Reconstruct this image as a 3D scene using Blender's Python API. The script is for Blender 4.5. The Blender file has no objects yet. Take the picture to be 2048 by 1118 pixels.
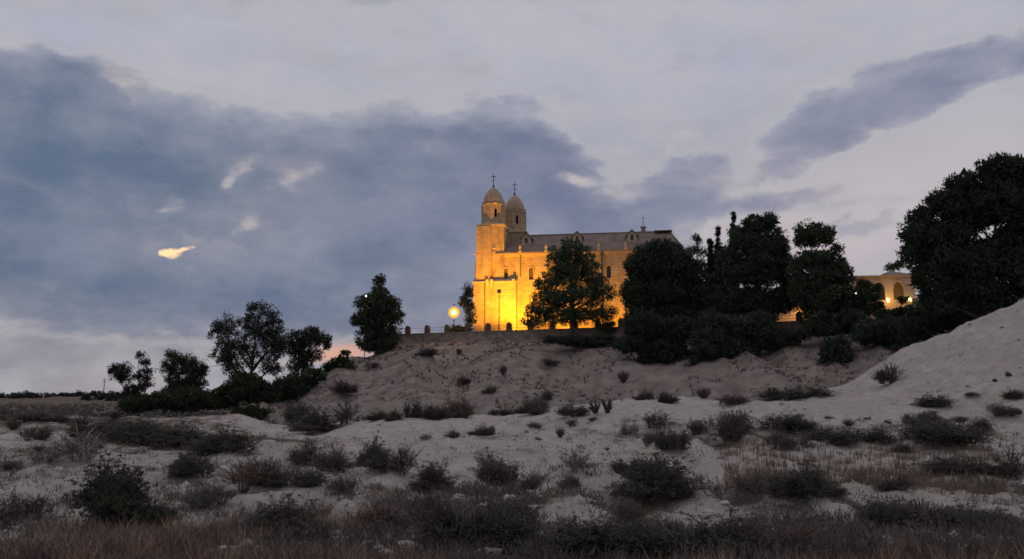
import bpy, bmesh, math, random
import numpy as np
from mathutils import Vector, Matrix

# ------------------------------------------------------------------ camera, sky, sun, exposure
scene = bpy.context.scene
col = scene.collection
R = math.radians
FPX, CX, CY = 1700.0, 1024.0, 559.0           # focal length and centre in photograph pixels (2048 wide)
EYE = 1.9                                     # eye height above the ground at the camera
PITCH = math.atan(241.0 / FPX)
CP, SP = math.cos(PITCH), math.sin(PITCH)

cam_data = bpy.data.cameras.new('camera')
cam = bpy.data.objects.new('camera', cam_data)
col.objects.link(cam)
cam.location = (0, 0, EYE)
cam.rotation_euler = (math.pi / 2 + PITCH, 0, 0)
cam_data.sensor_fit = 'HORIZONTAL'
cam_data.sensor_width = 36.0
cam_data.lens = 36.0 * FPX / 2048.0
cam_data.clip_start = 0.1
cam_data.clip_end = 20000
cam_data.dof.use_dof = True
cam_data.dof.focus_distance = 110
cam_data.dof.aperture_fstop = 2.4             # about 2 cm of glass: the nearest scrub goes slightly soft
scene.camera = cam

scene.view_settings.view_transform = 'Standard'
scene.view_settings.look = 'None'
scene.view_settings.exposure = 0.0
scene.view_settings.gamma = 1.0
scene.view_settings.use_curve_mapping = False
scene.render.engine = 'CYCLES'
scene.cycles.use_denoising = True
scene.cycles.filter_width = 1.6
scene.cycles.max_bounces = 4
scene.cycles.transparent_max_bounces = 8


def ray(px, py):
    a, b = (px - CX) / FPX, (CY - py) / FPX
    return np.array((a, CP - b * SP, SP + b * CP))


def P(px, py, Y):
    d = ray(px, py)
    d = d * (Y / d[1])
    return Vector((d[0], d[1], d[2] + EYE))


def azel(px, py):
    d = ray(px, py)
    return math.degrees(math.atan2(d[0], d[1])), math.degrees(math.asin(d[2] / np.linalg.norm(d)))


SUN_AZ, SUN_EL = azel(345, 507)

world = bpy.data.worlds.new('World')
scene.world = world
world.use_nodes = True
world.cycles.sampling_method = 'MANUAL'
world.cycles.sample_map_resolution = 512
wn, wl = world.node_tree.nodes, world.node_tree.links
wn.clear()


def N(t, **kw):
    n = wn.new(t)
    for k, v in kw.items():
        setattr(n, k, v)
    return n


def wmath(op, a, b=None, clamp=False):
    n = N('ShaderNodeMath', operation=op)
    n.use_clamp = clamp
    for i, s in enumerate((a, b)):
        if s is None:
            continue
        if isinstance(s, (int, float)):
            n.inputs[i].default_value = s
        else:
            wl.new(s, n.inputs[i])
    return n.outputs[0]


def wmix(f, a, b):
    n = N('ShaderNodeMix', data_type='RGBA')
    for s, idx in ((f, 0), (a, 6), (b, 7)):
        if isinstance(s, (int, float)):
            n.inputs[idx].default_value = s
        elif isinstance(s, tuple):
            n.inputs[idx].default_value = s + (1,)
        else:
            wl.new(s, n.inputs[idx])
    return n.outputs[2]


def wrange(s, a, b, c=0.0, d=1.0, smooth=True):
    n = N('ShaderNodeMapRange')
    n.interpolation_type = 'SMOOTHSTEP' if smooth else 'LINEAR'
    wl.new(s, n.inputs[0])
    for i, v in enumerate((a, b, c, d)):
        n.inputs[i + 1].default_value = v
    return n.outputs[0]


def wnoise(vec, scale, detail=4, rough=0.5):
    n = N('ShaderNodeTexNoise')
    wl.new(vec, n.inputs['Vector'])
    n.inputs['Scale'].default_value = scale
    n.inputs['Detail'].default_value = detail
    n.inputs['Roughness'].default_value = rough
    return n


tc = N('ShaderNodeTexCoord')
dirv = tc.outputs['Generated']
sep = N('ShaderNodeSeparateXYZ'); wl.new(dirv, sep.inputs[0])
az = wmath('MULTIPLY', wmath('ARCTAN2', sep.outputs[0], sep.outputs[1]), 57.29578)
el = wmath('MULTIPLY', wmath('ARCSINE', sep.outputs[2]), 57.29578)
comb = N('ShaderNodeCombineXYZ'); wl.new(az, comb.inputs[0]); wl.new(el, comb.inputs[1])
# clouds stretched sideways: squeeze the vertical
vm = N('ShaderNodeVectorMath', operation='MULTIPLY'); wl.new(dirv, vm.inputs[0]); vm.inputs[1].default_value = (1, 1, 1.9)
sq = vm.outputs[0]
warp = None
for sc_, amp in ((5.0, 4.5), (15.0, 2.6), (46.0, 1.2)):
    nz = wnoise(sq, sc_, 3, 0.55)
    s1 = N('ShaderNodeVectorMath', operation='SUBTRACT'); wl.new(nz.outputs['Color'], s1.inputs[0]); s1.inputs[1].default_value = (0.5, 0.5, 0.5)
    s2 = N('ShaderNodeVectorMath', operation='MULTIPLY'); wl.new(s1.outputs[0], s2.inputs[0]); s2.inputs[1].default_value = (amp, amp * 0.75, 0)
    if warp is None:
        warp = s2.outputs[0]
    else:
        ad = N('ShaderNodeVectorMath', operation='ADD'); wl.new(warp, ad.inputs[0]); wl.new(s2.outputs[0], ad.inputs[1]); warp = ad.outputs[0]
ad = N('ShaderNodeVectorMath', operation='ADD'); wl.new(comb.outputs[0], ad.inputs[0]); wl.new(warp, ad.inputs[1])
PW = ad.outputs[0]
ad2 = N('ShaderNodeVectorMath', operation='ADD'); wl.new(comb.outputs[0], ad2.inputs[0])
sm = N('ShaderNodeVectorMath', operation='SCALE'); wl.new(warp, sm.inputs[0]); sm.inputs['Scale'].default_value = 0.6
wl.new(sm.outputs[0], ad2.inputs[1])
PW2 = ad2.outputs[0]                           # gentler warp for the small bright rents


def blobs(items, vec, soften=1.0):
    tot = None
    for (px, py, rx, ry, rot, wt, soft) in items:
        a, e = azel(px, py)
        m = N('ShaderNodeMapping', vector_type='TEXTURE')
        wl.new(vec, m.inputs['Vector'])
        m.inputs['Location'].default_value = (a, e, 0)
        m.inputs['Rotation'].default_value = (0, 0, R(rot))
        m.inputs['Scale'].default_value = (rx * 0.0325, ry * 0.0325, 1)
        ln = N('ShaderNodeVectorMath', operation='LENGTH'); wl.new(m.outputs[0], ln.inputs[0])
        v = wrange(ln.outputs['Value'], 1.0 + soft * soften, max(0.0, 1.0 - soft * soften), 0.0, wt)
        tot = v if tot is None else wmath('ADD', tot, v)
    return tot


dark = blobs([
    (60, 215, 210, 120, -14, .55, .5), (260, 330, 300, 140, -3, .85, .4), (40, 420, 260, 160, 0, .45, .6),
    (560, 480, 460, 230, 0, .55, .5), (830, 350, 330, 135, 2, .55, .35), (960, 480, 330, 200, 0, .40, .6),
    (1090, 320, 140, 75, -18, .40, .45), (1385, 365, 95, 75, 10, .72, .45), (1270, 440, 130, 60, 0, .55, .5),
    (1570, 398, 130, 26, 8, .62, .5), (1720, 456, 110, 22, 3, .62, .5), (1560, 345, 60, 24, 12, .40, .6),
    (1690, 235, 170, 66, 14, .80, .45), (1930, 155, 180, 50, 20, .75, .45), (1040, 205, 75, 22, -4, .36, .6),
    (300, 575, 460, 75, 0, .42, .5), (1310, 60, 190, 44, -6, .20, .8), (1740, 545, 80, 18, 0, .30, .7),
    (1150, 560, 260, 110, 0, .35, .7)], PW, 1.45)
lite = blobs([
    (250, 175, 70, 26, -20, .60, .8), (690, 200, 140, 26, 0, .50, .9), (1170, 228, 100, 32, 0, .58, .9), (1330, 255, 90, 40, 0, .45, .9),
    (1150, 358, 42, 15, -4, .80, .9), (1200, 373, 44, 14, -14, .70, .9), (1258, 386, 46, 9, 2, .60, .9), (1310, 12, 80, 32, 0, .5, .9), (590, 30, 110, 30, 0, .42, .9),
    (452, 366, 15, 10, 40, .85, .9), (472, 346, 18, 13, 40, .62, .9), (495, 320, 17, 22, -20, .55, .9),
    (560, 352, 24, 16, 30, .50, .9), (600, 336, 36, 15, 18, .50, .9), (580, 374, 20, 9, 0, .36, .9),
    (340, 414, 17, 12, 0, .62, .9), (322, 420, 12, 6, 0, .4, .9), (492, 456, 15, 12, 40, .55, .9), (468, 468, 20, 7, 24, .36, .9),
    (1480, 375, 46, 16, 15, .58, .9), (430, 475, 130, 60, 0, .26, .9), (1350, 470, 80, 26, 30, .45, .9)], PW2)
glow = blobs([(326, 505, 12, 7, 10, .70, .8), (347, 508, 19, 8, 0, .62, .8), (370, 503, 15, 4.5, 6, .60, .8), (342, 516, 12, 4, 0, .32, .9)], PW2)
peach = blobs([(672, 702, 70, 14, 2, .9, .9)], PW2)
pink = blobs([(1660, 470, 440, 150, 12, .90, .9), (1350, 480, 70, 30, 25, .35, .9)], PW2)

n_gen = wnoise(sq, 3.2, 5, 0.55)               # the same broken cloud carries on all round
n_fine = wnoise(sq, 13.0, 7, 0.62)
n_rag = wnoise(sq, 34.0, 6, 0.65)
gen = wrange(n_gen.outputs['Fac'], 0.44, 0.66, 0.0, 0.50)
inview = wrange(wmath('ABSOLUTE', az), 26, 44, 0.2, 1.0)
hi = wrange(el, 18, 34, 0.2, 1.0)
gen = wmath('MULTIPLY', gen, wmath('MAXIMUM', inview, hi))
fine = wmath('SUBTRACT', n_fine.outputs['Fac'], 0.5)
rag = wmath('SUBTRACT', n_rag.outputs['Fac'], 0.5)
wm = N('ShaderNodeMapping'); wl.new(PW2, wm.inputs['Vector'])
wm.inputs['Rotation'].default_value = (0, 0, R(-13)); wm.inputs['Scale'].default_value = (0.055, 0.26, 1)
n_wisp = wnoise(wm.outputs[0], 1.0, 6, 0.6)                                    # long wisps drawn out by the wind
wisp = wmath('SUBTRACT', n_wisp.outputs['Fac'], 0.5)
dsat = wrange(wmath('ADD', dark, wmath('MULTIPLY', wmath('ADD', fine, wmath('MULTIPLY', rag, 0.35)), 0.50)), 0.08, 1.12, 0.0, 0.95)
D = wmath('ADD', wmath('ADD', dsat, gen), wmath('ADD', wmath('MULTIPLY', fine, 0.40), wmath('MULTIPLY', wisp, 0.95)), clamp=True)

nish = N('ShaderNodeTexSky', sky_type='NISHITA')
nish.sun_disc = False
nish.sun_elevation = R(2.5)
nish.sun_rotation = R(SUN_AZ)
nish.air_density, nish.dust_density, nish.ozone_density = 1.0, 1.0, 1.5
nsc = N('ShaderNodeVectorMath', operation='SCALE'); wl.new(nish.outputs[0], nsc.inputs[0]); nsc.inputs['Scale'].default_value = 0.05

n_swirl = wnoise(sq, 7.5, 7, 0.6)
swirl = wrange(n_swirl.outputs['Fac'], 0.33, 0.66)
veil = wmix(wrange(el, 1, 24), (0.232, 0.243, 0.303), (0.430, 0.448, 0.530))    # thin high overcast
veil = wmix(pink, veil, (0.56, 0.490, 0.520))
veil = wmix(wrange(el, 20, 70), veil, (0.54, 0.55, 0.595))
veil = wmix(wmath('MULTIPLY', swirl, 0.42), veil, (0.54, 0.52, 0.545))
veil = wmix(wrange(wmath('ADD', wisp, wmath('MULTIPLY', fine, 0.7)), 0.02, 0.24, 0.0, 0.50), veil, (0.310, 0.335, 0.415))   # bluer streaks between
base = wmix(0.975, nsc.outputs[0], veil)
darkc = wmix(wrange(az, -30, 12), (0.120, 0.165, 0.246), (0.168, 0.196, 0.292))
darkl = wmix(wrange(az, -30, 12), (0.205, 0.238, 0.322), (0.244, 0.260, 0.354))
darkc = wmix(swirl, darkc, darkl)
c = wmix(D, base, darkc)
rim = wmath('MULTIPLY', wrange(D, 0.02, 0.22), wrange(D, 0.50, 0.22))         # thin bright edges of the cloud
c = wmix(wmath('MULTIPLY', rim, 0.30), c, (0.58, 0.55, 0.555))
rents = wrange(wmath('ADD', lite, wmath('ADD', wmath('MULTIPLY', fine, 1.5), wmath('MULTIPLY', rag, 1.5))), 0.26, 1.35, 0.0, 0.95)
rents = wmath('MULTIPLY', rents, wrange(lite, 0.0, 0.25))
c = wmix(wmath('MULTIPLY', lite, 0.30, clamp=True), c, (0.46, 0.45, 0.48))
c = wmix(rents, c, (0.53, 0.485, 0.495))
warm = blobs([(385, 480, 120, 55, 12, .55, .9), (540, 345, 110, 50, 15, .40, .9)], PW2)
c = wmix(wmath('MULTIPLY', warm, wrange(n_fine.outputs['Fac'], 0.36, 0.62)), c, (0.37, 0.345, 0.385))
c = wmix(peach, c, (0.72, 0.40, 0.29))
gl = wmath('ADD', glow, wmath('ADD', wmath('MULTIPLY', fine, 1.0), wmath('MULTIPLY', rag, 1.8)))
gl = wmath('MULTIPLY', gl, wrange(glow, 0.0, 0.4))
c = wmix(wrange(gl, 0.25, 0.65, 0.0, 0.9), c, (0.70, 0.53, 0.42))
c = wmix(wrange(gl, 0.55, 0.95), c, (1.30, 0.86, 0.42))
c = wmix(wrange(el, -6, -0.5, 1.0, 0.0), c, (0.10, 0.095, 0.09))
bg = N('ShaderNodeBackground'); wl.new(c, bg.inputs['Color']); bg.inputs['Strength'].default_value = 1.0
wo = N('ShaderNodeOutputWorld'); wl.new(bg.outputs[0], wo.inputs['Surface'])

sun = bpy.data.lights.new('sun', 'SUN')
sun.energy, sun.angle, sun.color = 0.10, R(20), (1.0, 0.86, 0.72)     # set, and behind the cloud: almost nothing left
sun_o = bpy.data.objects.new('sun', sun); col.objects.link(sun_o)
sun_o.rotation_euler = (R(90 - SUN_EL), 0, R(180 - SUN_AZ))

rng = np.random.default_rng(7)
random.seed(7)

# ------------------------------------------------------------------ materials


def new_mat(name):
    m = bpy.data.materials.new(name)
    m.use_nodes = True
    return m, m.node_tree.nodes, m.node_tree.links, m.node_tree.nodes['Principled BSDF']


def mat(name, c1, c2=None, scale=3.0, rough=0.85, bump=0.0, bscale=None, spec=0.25, detail=5, metallic=0.0, coords='Object', lo=0.35, hi_=0.65):
    """two-tone procedural material: noise mixes c1 and c2, a second noise gives relief"""
    m, n, l, b = new_mat(name)
    b.inputs['Roughness'].default_value = rough
    b.inputs['Metallic'].default_value = metallic
    b.inputs['Specular IOR Level'].default_value = spec
    tc_ = n.new('ShaderNodeTexCoord')
    nz = n.new('ShaderNodeTexNoise'); nz.inputs['Scale'].default_value = scale; nz.inputs['Detail'].default_value = detail
    l.new(tc_.outputs[coords], nz.inputs['Vector'])
    mr = n.new('ShaderNodeMapRange'); mr.inputs[1].default_value = lo; mr.inputs[2].default_value = hi_
    l.new(nz.outputs['Fac'], mr.inputs[0])
    mx = n.new('ShaderNodeMix'); mx.data_type = 'RGBA'
    l.new(mr.outputs[0], mx.inputs[0])
    mx.inputs[6].default_value = tuple(c1) + (1,)
    mx.inputs[7].default_value = tuple(c2 or c1) + (1,)
    l.new(mx.outputs[2], b.inputs['Base Color'])
    if bump:
        nb = n.new('ShaderNodeTexNoise'); nb.inputs['Scale'].default_value = bscale or scale * 4; nb.inputs['Detail'].default_value = 6
        l.new(tc_.outputs[coords], nb.inputs['Vector'])
        bp = n.new('ShaderNodeBump'); bp.inputs['Strength'].default_value = bump; bp.inputs['Distance'].default_value = 0.05
        l.new(nb.outputs['Fac'], bp.inputs['Height']); l.new(bp.outputs[0], b.inputs['Normal'])
    return m


def leaf_mat(name, c1, c2, scale=0.6):
    m = mat(name, c1, c2, scale=scale, rough=0.75, spec=0.15)
    n, l = m.node_tree.nodes, m.node_tree.links
    b = n['Principled BSDF']
    mx = [x for x in n if x.type == 'MIX'][0]
    oi = n.new('ShaderNodeObjectInfo')
    rv_ = n.new('ShaderNodeMapRange'); l.new(oi.outputs['Random'], rv_.inputs[0]); rv_.inputs[3].default_value = .80; rv_.inputs[4].default_value = 1.20
    hs_ = n.new('ShaderNodeMapRange'); l.new(oi.outputs['Random'], hs_.inputs[0]); hs_.inputs[3].default_value = .485; hs_.inputs[4].default_value = .52
    hv_ = n.new('ShaderNodeHueSaturation'); l.new(mx.outputs[2], hv_.inputs['Color']); l.new(rv_.outputs[0], hv_.inputs['Value']); l.new(hs_.outputs[0], hv_.inputs['Hue'])
    l.new(hv_.outputs[0], b.inputs['Base Color'])
    tr = n.new('ShaderNodeBsdfTranslucent'); l.new(hv_.outputs[0], tr.inputs['Color'])
    ms = n.new('ShaderNodeMixShader'); ms.inputs[0].default_value = 0.22
    l.new(b.outputs[0], ms.inputs[1]); l.new(tr.outputs[0], ms.inputs[2])
    l.new(ms.outputs[0], n['Material Output'].inputs['Surface'])
    return m


def glow_mat(name, colr, strength):
    m, n, l, b = new_mat(name)
    b.inputs['Base Color'].default_value = (0.8, 0.75, 0.65, 1)
    b.inputs['Emission Color'].default_value = tuple(colr) + (1,)
    b.inputs['Emission Strength'].default_value = strength
    return m


M = {}
M['stone'] = mat('ashlar_stone', (0.50, 0.375, 0.225), (0.40, 0.295, 0.175), scale=0.45, bump=0.25, bscale=6)
n_, l_ = M['stone'].node_tree.nodes, M['stone'].node_tree.links
mx_ = [x for x in n_ if x.type == 'MIX'][0]; bs_ = n_['Principled BSDF']
tc2 = n_.new('ShaderNodeTexCoord'); sx = n_.new('ShaderNodeSeparateXYZ'); cx = n_.new('ShaderNodeCombineXYZ')
l_.new(tc2.outputs['Object'], sx.inputs[0])
ax_ = n_.new('ShaderNodeMath'); ax_.operation = 'ADD'; l_.new(sx.outputs[0], ax_.inputs[0]); l_.new(sx.outputs[1], ax_.inputs[1])
l_.new(ax_.outputs[0], cx.inputs[0]); l_.new(sx.outputs[2], cx.inputs[1])
bk = n_.new('ShaderNodeTexBrick'); l_.new(cx.outputs[0], bk.inputs['Vector'])
bk.inputs['Scale'].default_value = 1.0; bk.inputs['Brick Width'].default_value = 0.95; bk.inputs['Row Height'].default_value = 0.46; bk.inputs['Mortar Size'].default_value = 0.018
bk.inputs['Color1'].default_value = (1, 1, 1, 1); bk.inputs['Color2'].default_value = (.80, .78, .76, 1); bk.inputs['Mortar'].default_value = (.62, .58, .54, 1)
st_ = n_.new('ShaderNodeTexNoise'); st_.inputs['Scale'].default_value = .9; st_.inputs['Detail'].default_value = 6
mp_ = n_.new('ShaderNodeMapping'); mp_.inputs['Scale'].default_value = (1.0, 1.0, .18); l_.new(tc2.outputs['Object'], mp_.inputs[0]); l_.new(mp_.outputs[0], st_.inputs['Vector'])
sr_ = n_.new('ShaderNodeMapRange'); l_.new(st_.outputs['Fac'], sr_.inputs[0]); sr_.inputs[1].default_value = .48; sr_.inputs[2].default_value = .72; sr_.inputs[3].default_value = 1.0; sr_.inputs[4].default_value = .62
m1_ = n_.new('ShaderNodeMix'); m1_.data_type = 'RGBA'; m1_.blend_type = 'MULTIPLY'; m1_.inputs[0].default_value = 1.0
l_.new(mx_.outputs[2], m1_.inputs[6]); l_.new(bk.outputs['Color'], m1_.inputs[7])
m2_ = n_.new('ShaderNodeVectorMath'); m2_.operation = 'SCALE'; l_.new(m1_.outputs[2], m2_.inputs[0]); l_.new(sr_.outputs[0], m2_.inputs['Scale'])
l_.new(m2_.outputs[0], bs_.inputs['Base Color'])
M['trim'] = mat('carved_stone', (0.50, 0.39, 0.26), (0.38, 0.29, 0.19), scale=1.5, bump=0.2)
M['roof'] = mat('old_roof_tiles', (0.17, 0.120, 0.104), (0.25, 0.180, 0.152), scale=0.9, bump=0.5, bscale=5)
M['dome'] = mat('glazed_dome_tiles', (0.36, 0.245, 0.165), (0.44, 0.31, 0.215), scale=1.2, bump=0.3, bscale=9, rough=0.6)
M['iron'] = mat('dark_iron', (0.02, 0.02, 0.022), (0.035, 0.03, 0.028), rough=0.5, metallic=0.6)
M['void'] = mat('dark_window_glass', (0.012, 0.012, 0.014), (0.02, 0.018, 0.016), rough=0.25, spec=0.5)
M['amber_pane'] = mat('clouded_window_glass', (0.22, 0.15, 0.08), (0.16, 0.10, 0.05), rough=0.4, scale=6)
M['pipe'] = mat('zinc_pipe', (0.07, 0.06, 0.05), (0.10, 0.09, 0.075), rough=0.5)
M['brick'] = mat('rubble_parapet', (0.30, 0.235, 0.19), (0.19, 0.145, 0.12), scale=1.4, bump=0.6, bscale=7)
M['pillar'] = mat('brown_brick_pillar', (0.16, 0.095, 0.065), (0.10, 0.06, 0.045), scale=3, bump=0.4)
M['render'] = mat('ochre_render', (0.48, 0.38, 0.26), (0.38, 0.29, 0.19), scale=0.7, bump=0.2)
M['bark'] = mat('pine_bark', (0.06, 0.045, 0.036), (0.11, 0.085, 0.07), scale=5, bump=0.6)
M['euc_bark'] = mat('pale_gum_bark', (0.14, 0.12, 0.10), (0.08, 0.065, 0.055), scale=3, bump=0.3)
M['pine'] = leaf_mat('pine_needles', (0.046, 0.060, 0.034), (0.080, 0.098, 0.054), 0.5)
M['pine_dark'] = leaf_mat('dark_pine_needles', (0.036, 0.048, 0.032), (0.062, 0.080, 0.050), 0.5)
M['cypress'] = leaf_mat('cypress_scales', (0.022, 0.032, 0.022), (0.036, 0.05, 0.03), 0.9)
M['gum'] = leaf_mat('gum_leaves', (0.034, 0.040, 0.028), (0.060, 0.064, 0.044), 0.8)
M['hedge'] = leaf_mat('hedge_leaves', (0.034, 0.046, 0.024), (0.062, 0.076, 0.038), 0.6)
M['twig'] = mat('grey_twigs', (0.13, 0.105, 0.09), (0.075, 0.055, 0.05), scale=4)
M['twig_red'] = mat('rust_twigs', (0.135, 0.085, 0.068), (0.08, 0.05, 0.045), scale=4)
M['twig_pale'] = mat('bleached_twigs', (0.34, 0.30, 0.26), (0.22, 0.19, 0.16), scale=4)
M['sh_dark'] = leaf_mat('dark_saltbush_leaves', (0.068, 0.064, 0.056), (0.115, 0.105, 0.090), 2.0)
M['sh_grey'] = leaf_mat('grey_saltbush_leaves', (0.150, 0.138, 0.124), (0.090, 0.084, 0.076), 2.0)
M['sh_rust'] = leaf_mat('rusty_dry_leaves', (0.165, 0.115, 0.094), (0.095, 0.074, 0.066), 2.0)
M['sh_green'] = leaf_mat('broom_green', (0.050, 0.062, 0.036), (0.080, 0.092, 0.054), 2.0)
M['grass'] = mat('dry_grass', (0.43, 0.275, 0.20), (0.27, 0.175, 0.135), scale=0.7, spec=0.1)
M['grass_b'] = mat('brown_dead_grass', (0.235, 0.172, 0.128), (0.125, 0.095, 0.074), scale=0.8, spec=0.1)
M['grass_g'] = mat('straw_grass', (0.30, 0.24, 0.18), (0.18, 0.15, 0.11), scale=0.9, spec=0.1)
M['pebble'] = mat('limestone_pebbles', (0.50, 0.44, 0.39), (0.20, 0.165, 0.145), scale=1.5, bump=0.3)
M['far_wood'] = leaf_mat('far_wood', (0.030, 0.036, 0.030), (0.05, 0.055, 0.045), 0.05)
M['metal_box'] = mat('grey_painted_steel', (0.10, 0.10, 0.10), (0.07, 0.07, 0.07), rough=0.5)

# the ground: pale marl, browner where litter and dead grass cover it (attribute cover)
g, n, l, b = new_mat('marl_ground')
M['ground'] = g
b.inputs['Roughness'].default_value = 0.95
b.inputs['Specular IOR Level'].default_value = 0.1
tc_ = n.new('ShaderNodeTexCoord')


def gnoise(scale, detail=6, rough=0.55, stretch=None):
    z = n.new('ShaderNodeTexNoise'); z.inputs['Scale'].default_value = scale; z.inputs['Detail'].default_value = detail; z.inputs['Roughness'].default_value = rough
    if stretch:
        mp = n.new('ShaderNodeMapping'); mp.inputs['Scale'].default_value = stretch
        l.new(tc_.outputs['Object'], mp.inputs['Vector']); l.new(mp.outputs[0], z.inputs['Vector'])
    else:
        l.new(tc_.outputs['Object'], z.inputs['Vector'])
    return z.outputs['Fac']


def grange(s, a, b_, c_=0., d_=1.):
    q = n.new('ShaderNodeMapRange'); l.new(s, q.inputs[0])
    for i, v in enumerate((a, b_, c_, d_)):
        q.inputs[i + 1].default_value = v
    return q.outputs[0]


def gmix(f, a, b_):
    q = n.new('ShaderNodeMix'); q.data_type = 'RGBA'
    for s, i in ((f, 0), (a, 6), (b_, 7)):
        if isinstance(s, tuple):
            q.inputs[i].default_value = s + (1,)
        elif isinstance(s, float):
            q.inputs[i].default_value = s
        else:
            l.new(s, q.inputs[i])
    return q.outputs[2]


at = n.new('ShaderNodeAttribute'); at.attribute_name = 'cover'
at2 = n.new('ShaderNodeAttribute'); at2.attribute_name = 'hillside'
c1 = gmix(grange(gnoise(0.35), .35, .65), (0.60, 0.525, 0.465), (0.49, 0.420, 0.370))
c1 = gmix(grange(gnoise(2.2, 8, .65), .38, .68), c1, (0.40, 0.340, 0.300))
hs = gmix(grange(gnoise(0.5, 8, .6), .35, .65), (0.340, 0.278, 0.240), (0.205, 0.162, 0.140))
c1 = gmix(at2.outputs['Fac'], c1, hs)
br = gmix(grange(gnoise(1.1, 8, .6), .35, .65), (0.190, 0.138, 0.105), (0.105, 0.078, 0.062))
q = n.new('ShaderNodeMath'); q.operation = 'ADD'; l.new(at.outputs['Fac'], q.inputs[0]); l.new(grange(gnoise(0.9, 8, .65), .3, .7, -.45, .45), q.inputs[1])
c1 = gmix(grange(q.outputs[0], .35, .75), c1, br)
sp = gmix(grange(gnoise(9., 4, .6), .64, .74), c1, (0.12, 0.095, 0.082))      # grit and dark crumbs
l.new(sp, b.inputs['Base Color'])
bp = n.new('ShaderNodeBump'); bp.inputs['Strength'].default_value = 1.0; bp.inputs['Distance'].default_value = 0.22
hb = n.new('ShaderNodeMath'); hb.operation = 'ADD'; l.new(gnoise(3.0, 9, .68), hb.inputs[0])
hv = n.new('ShaderNodeMath'); hv.operation = 'MULTIPLY'; l.new(gnoise(14., 5, .6), hv.inputs[0]); hv.inputs[1].default_value = 0.3; l.new(hv.outputs[0], hb.inputs[1])
l.new(hb.outputs[0], bp.inputs['Height']); l.new(bp.outputs[0], b.inputs['Normal'])

# ------------------------------------------------------------------ mesh helpers


def tag(o, label=None, cat=None, group=None, kind=None):
    if label: o['label'] = label
    if cat: o['category'] = cat
    if group: o['group'] = group
    if kind: o['kind'] = kind
    return o


def empty(name, loc=(0, 0, 0), rz=0.0):
    o = bpy.data.objects.new(name, None)
    col.objects.link(o)
    o.location = loc
    o.rotation_euler = (0, 0, rz)
    o.empty_display_size = 0.3
    return o


def link(name, me, m, parent=None, loc=None):
    o = bpy.data.objects.new(name, me)
    col.objects.link(o)
    if m is not None and not me.materials:
        me.materials.append(m)
    if parent is not None:
        o.parent = parent
    if loc is not None:
        o.location = loc
    return o


def mesh_tris(name, V):
    """V: (n,3,3) array of loose triangles"""
    V = np.asarray(V, dtype=np.float32)
    k = len(V)
    me = bpy.data.meshes.new(name)
    me.vertices.add(k * 3); me.loops.add(k * 3); me.polygons.add(k)
    me.vertices.foreach_set('co', V.reshape(-1))
    me.loops.foreach_set('vertex_index', np.arange(k * 3, dtype=np.int32))
    me.polygons.foreach_set('loop_start', np.arange(0, k * 3, 3, dtype=np.int32))
    me.update(calc_edges=True)
    return me


def mesh_py(name, V, F, smooth=False):
    me = bpy.data.meshes.new(name)
    me.from_pydata([tuple(v) for v in V], [], F)
    me.update()
    if smooth:
        me.polygons.foreach_set('use_smooth', [True] * len(me.polygons))
    return me


class MB:
    """collects boxes, prisms, tubes and lathes into one mesh"""
    def __init__(s): s.V, s.F = [], []

    def add(s, V, F):
        k = len(s.V); s.V += [tuple(v) for v in V]; s.F += [tuple(i + k for i in f) for f in F]; return s

    def box(s, x0, x1, y0, y1, z0, z1, taper=0.0):
        t = taper
        return s.add([(x0, y0, z0), (x1, y0, z0), (x1, y1, z0), (x0, y1, z0), (x0 + t, y0 + t, z1), (x1 - t, y0 + t, z1), (x1 - t, y1 - t, z1), (x0 + t, y1 - t, z1)],
                     [(3, 2, 1, 0), (4, 5, 6, 7), (0, 1, 5, 4), (1, 2, 6, 5), (2, 3, 7, 6), (3, 0, 4, 7)])

    def lathe(s, prof, nseg=8, c=(0, 0), rot=0.0, cap=True):
        V, F = [], []
        for (r_, z_) in prof:
            for k in range(nseg):
                a = rot + 2 * math.pi * k / nseg
                V.append((c[0] + r_ * math.cos(a), c[1] + r_ * math.sin(a), z_))
        for i in range(len(prof) - 1):
            for k in range(nseg):
                k2 = (k + 1) % nseg
                F.append((i * nseg + k, i * nseg + k2, (i + 1) * nseg + k2, (i + 1) * nseg + k))
        if cap:
            F.append(tuple(range(nseg))[::-1]); F.append(tuple((len(prof) - 1) * nseg + k for k in range(nseg)))
        return s.add(V, F)

    def tube(s, pts, radii, nseg=6):
        pts = [Vector(p) for p in pts]
        V, F = [], []
        up = Vector((0.13, 0.97, 0.2))
        for i, p in enumerate(pts):
            t = (pts[min(i + 1, len(pts) - 1)] - pts[max(i - 1, 0)])
            t = t.normalized() if t.length > 1e-6 else Vector((0, 0, 1))
            a = t.cross(up)
            if a.length < 1e-3: a = t.cross(Vector((1, 0, 0)))
            a.normalize(); b_ = t.cross(a)
            for k in range(nseg):
                th = 2 * math.pi * k / nseg
                V.append(p + (a * math.cos(th) + b_ * math.sin(th)) * radii[i])
        for i in range(len(pts) - 1):
            for k in range(nseg):
                k2 = (k + 1) % nseg
                F.append((i * nseg + k, i * nseg + k2, (i + 1) * nseg + k2, (i + 1) * nseg + k))
        F.append(tuple(range(nseg))); F.append(tuple((len(pts) - 1) * nseg + k for k in range(nseg))[::-1])
        return s.add(V, F)

    def mesh(s, name, smooth=False):
        return mesh_py(name, s.V, s.F, smooth)

    def build(s, name, m, parent=None, loc=None, smooth=False):
        return link(name, s.mesh(name, smooth), m, parent, loc)


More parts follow.
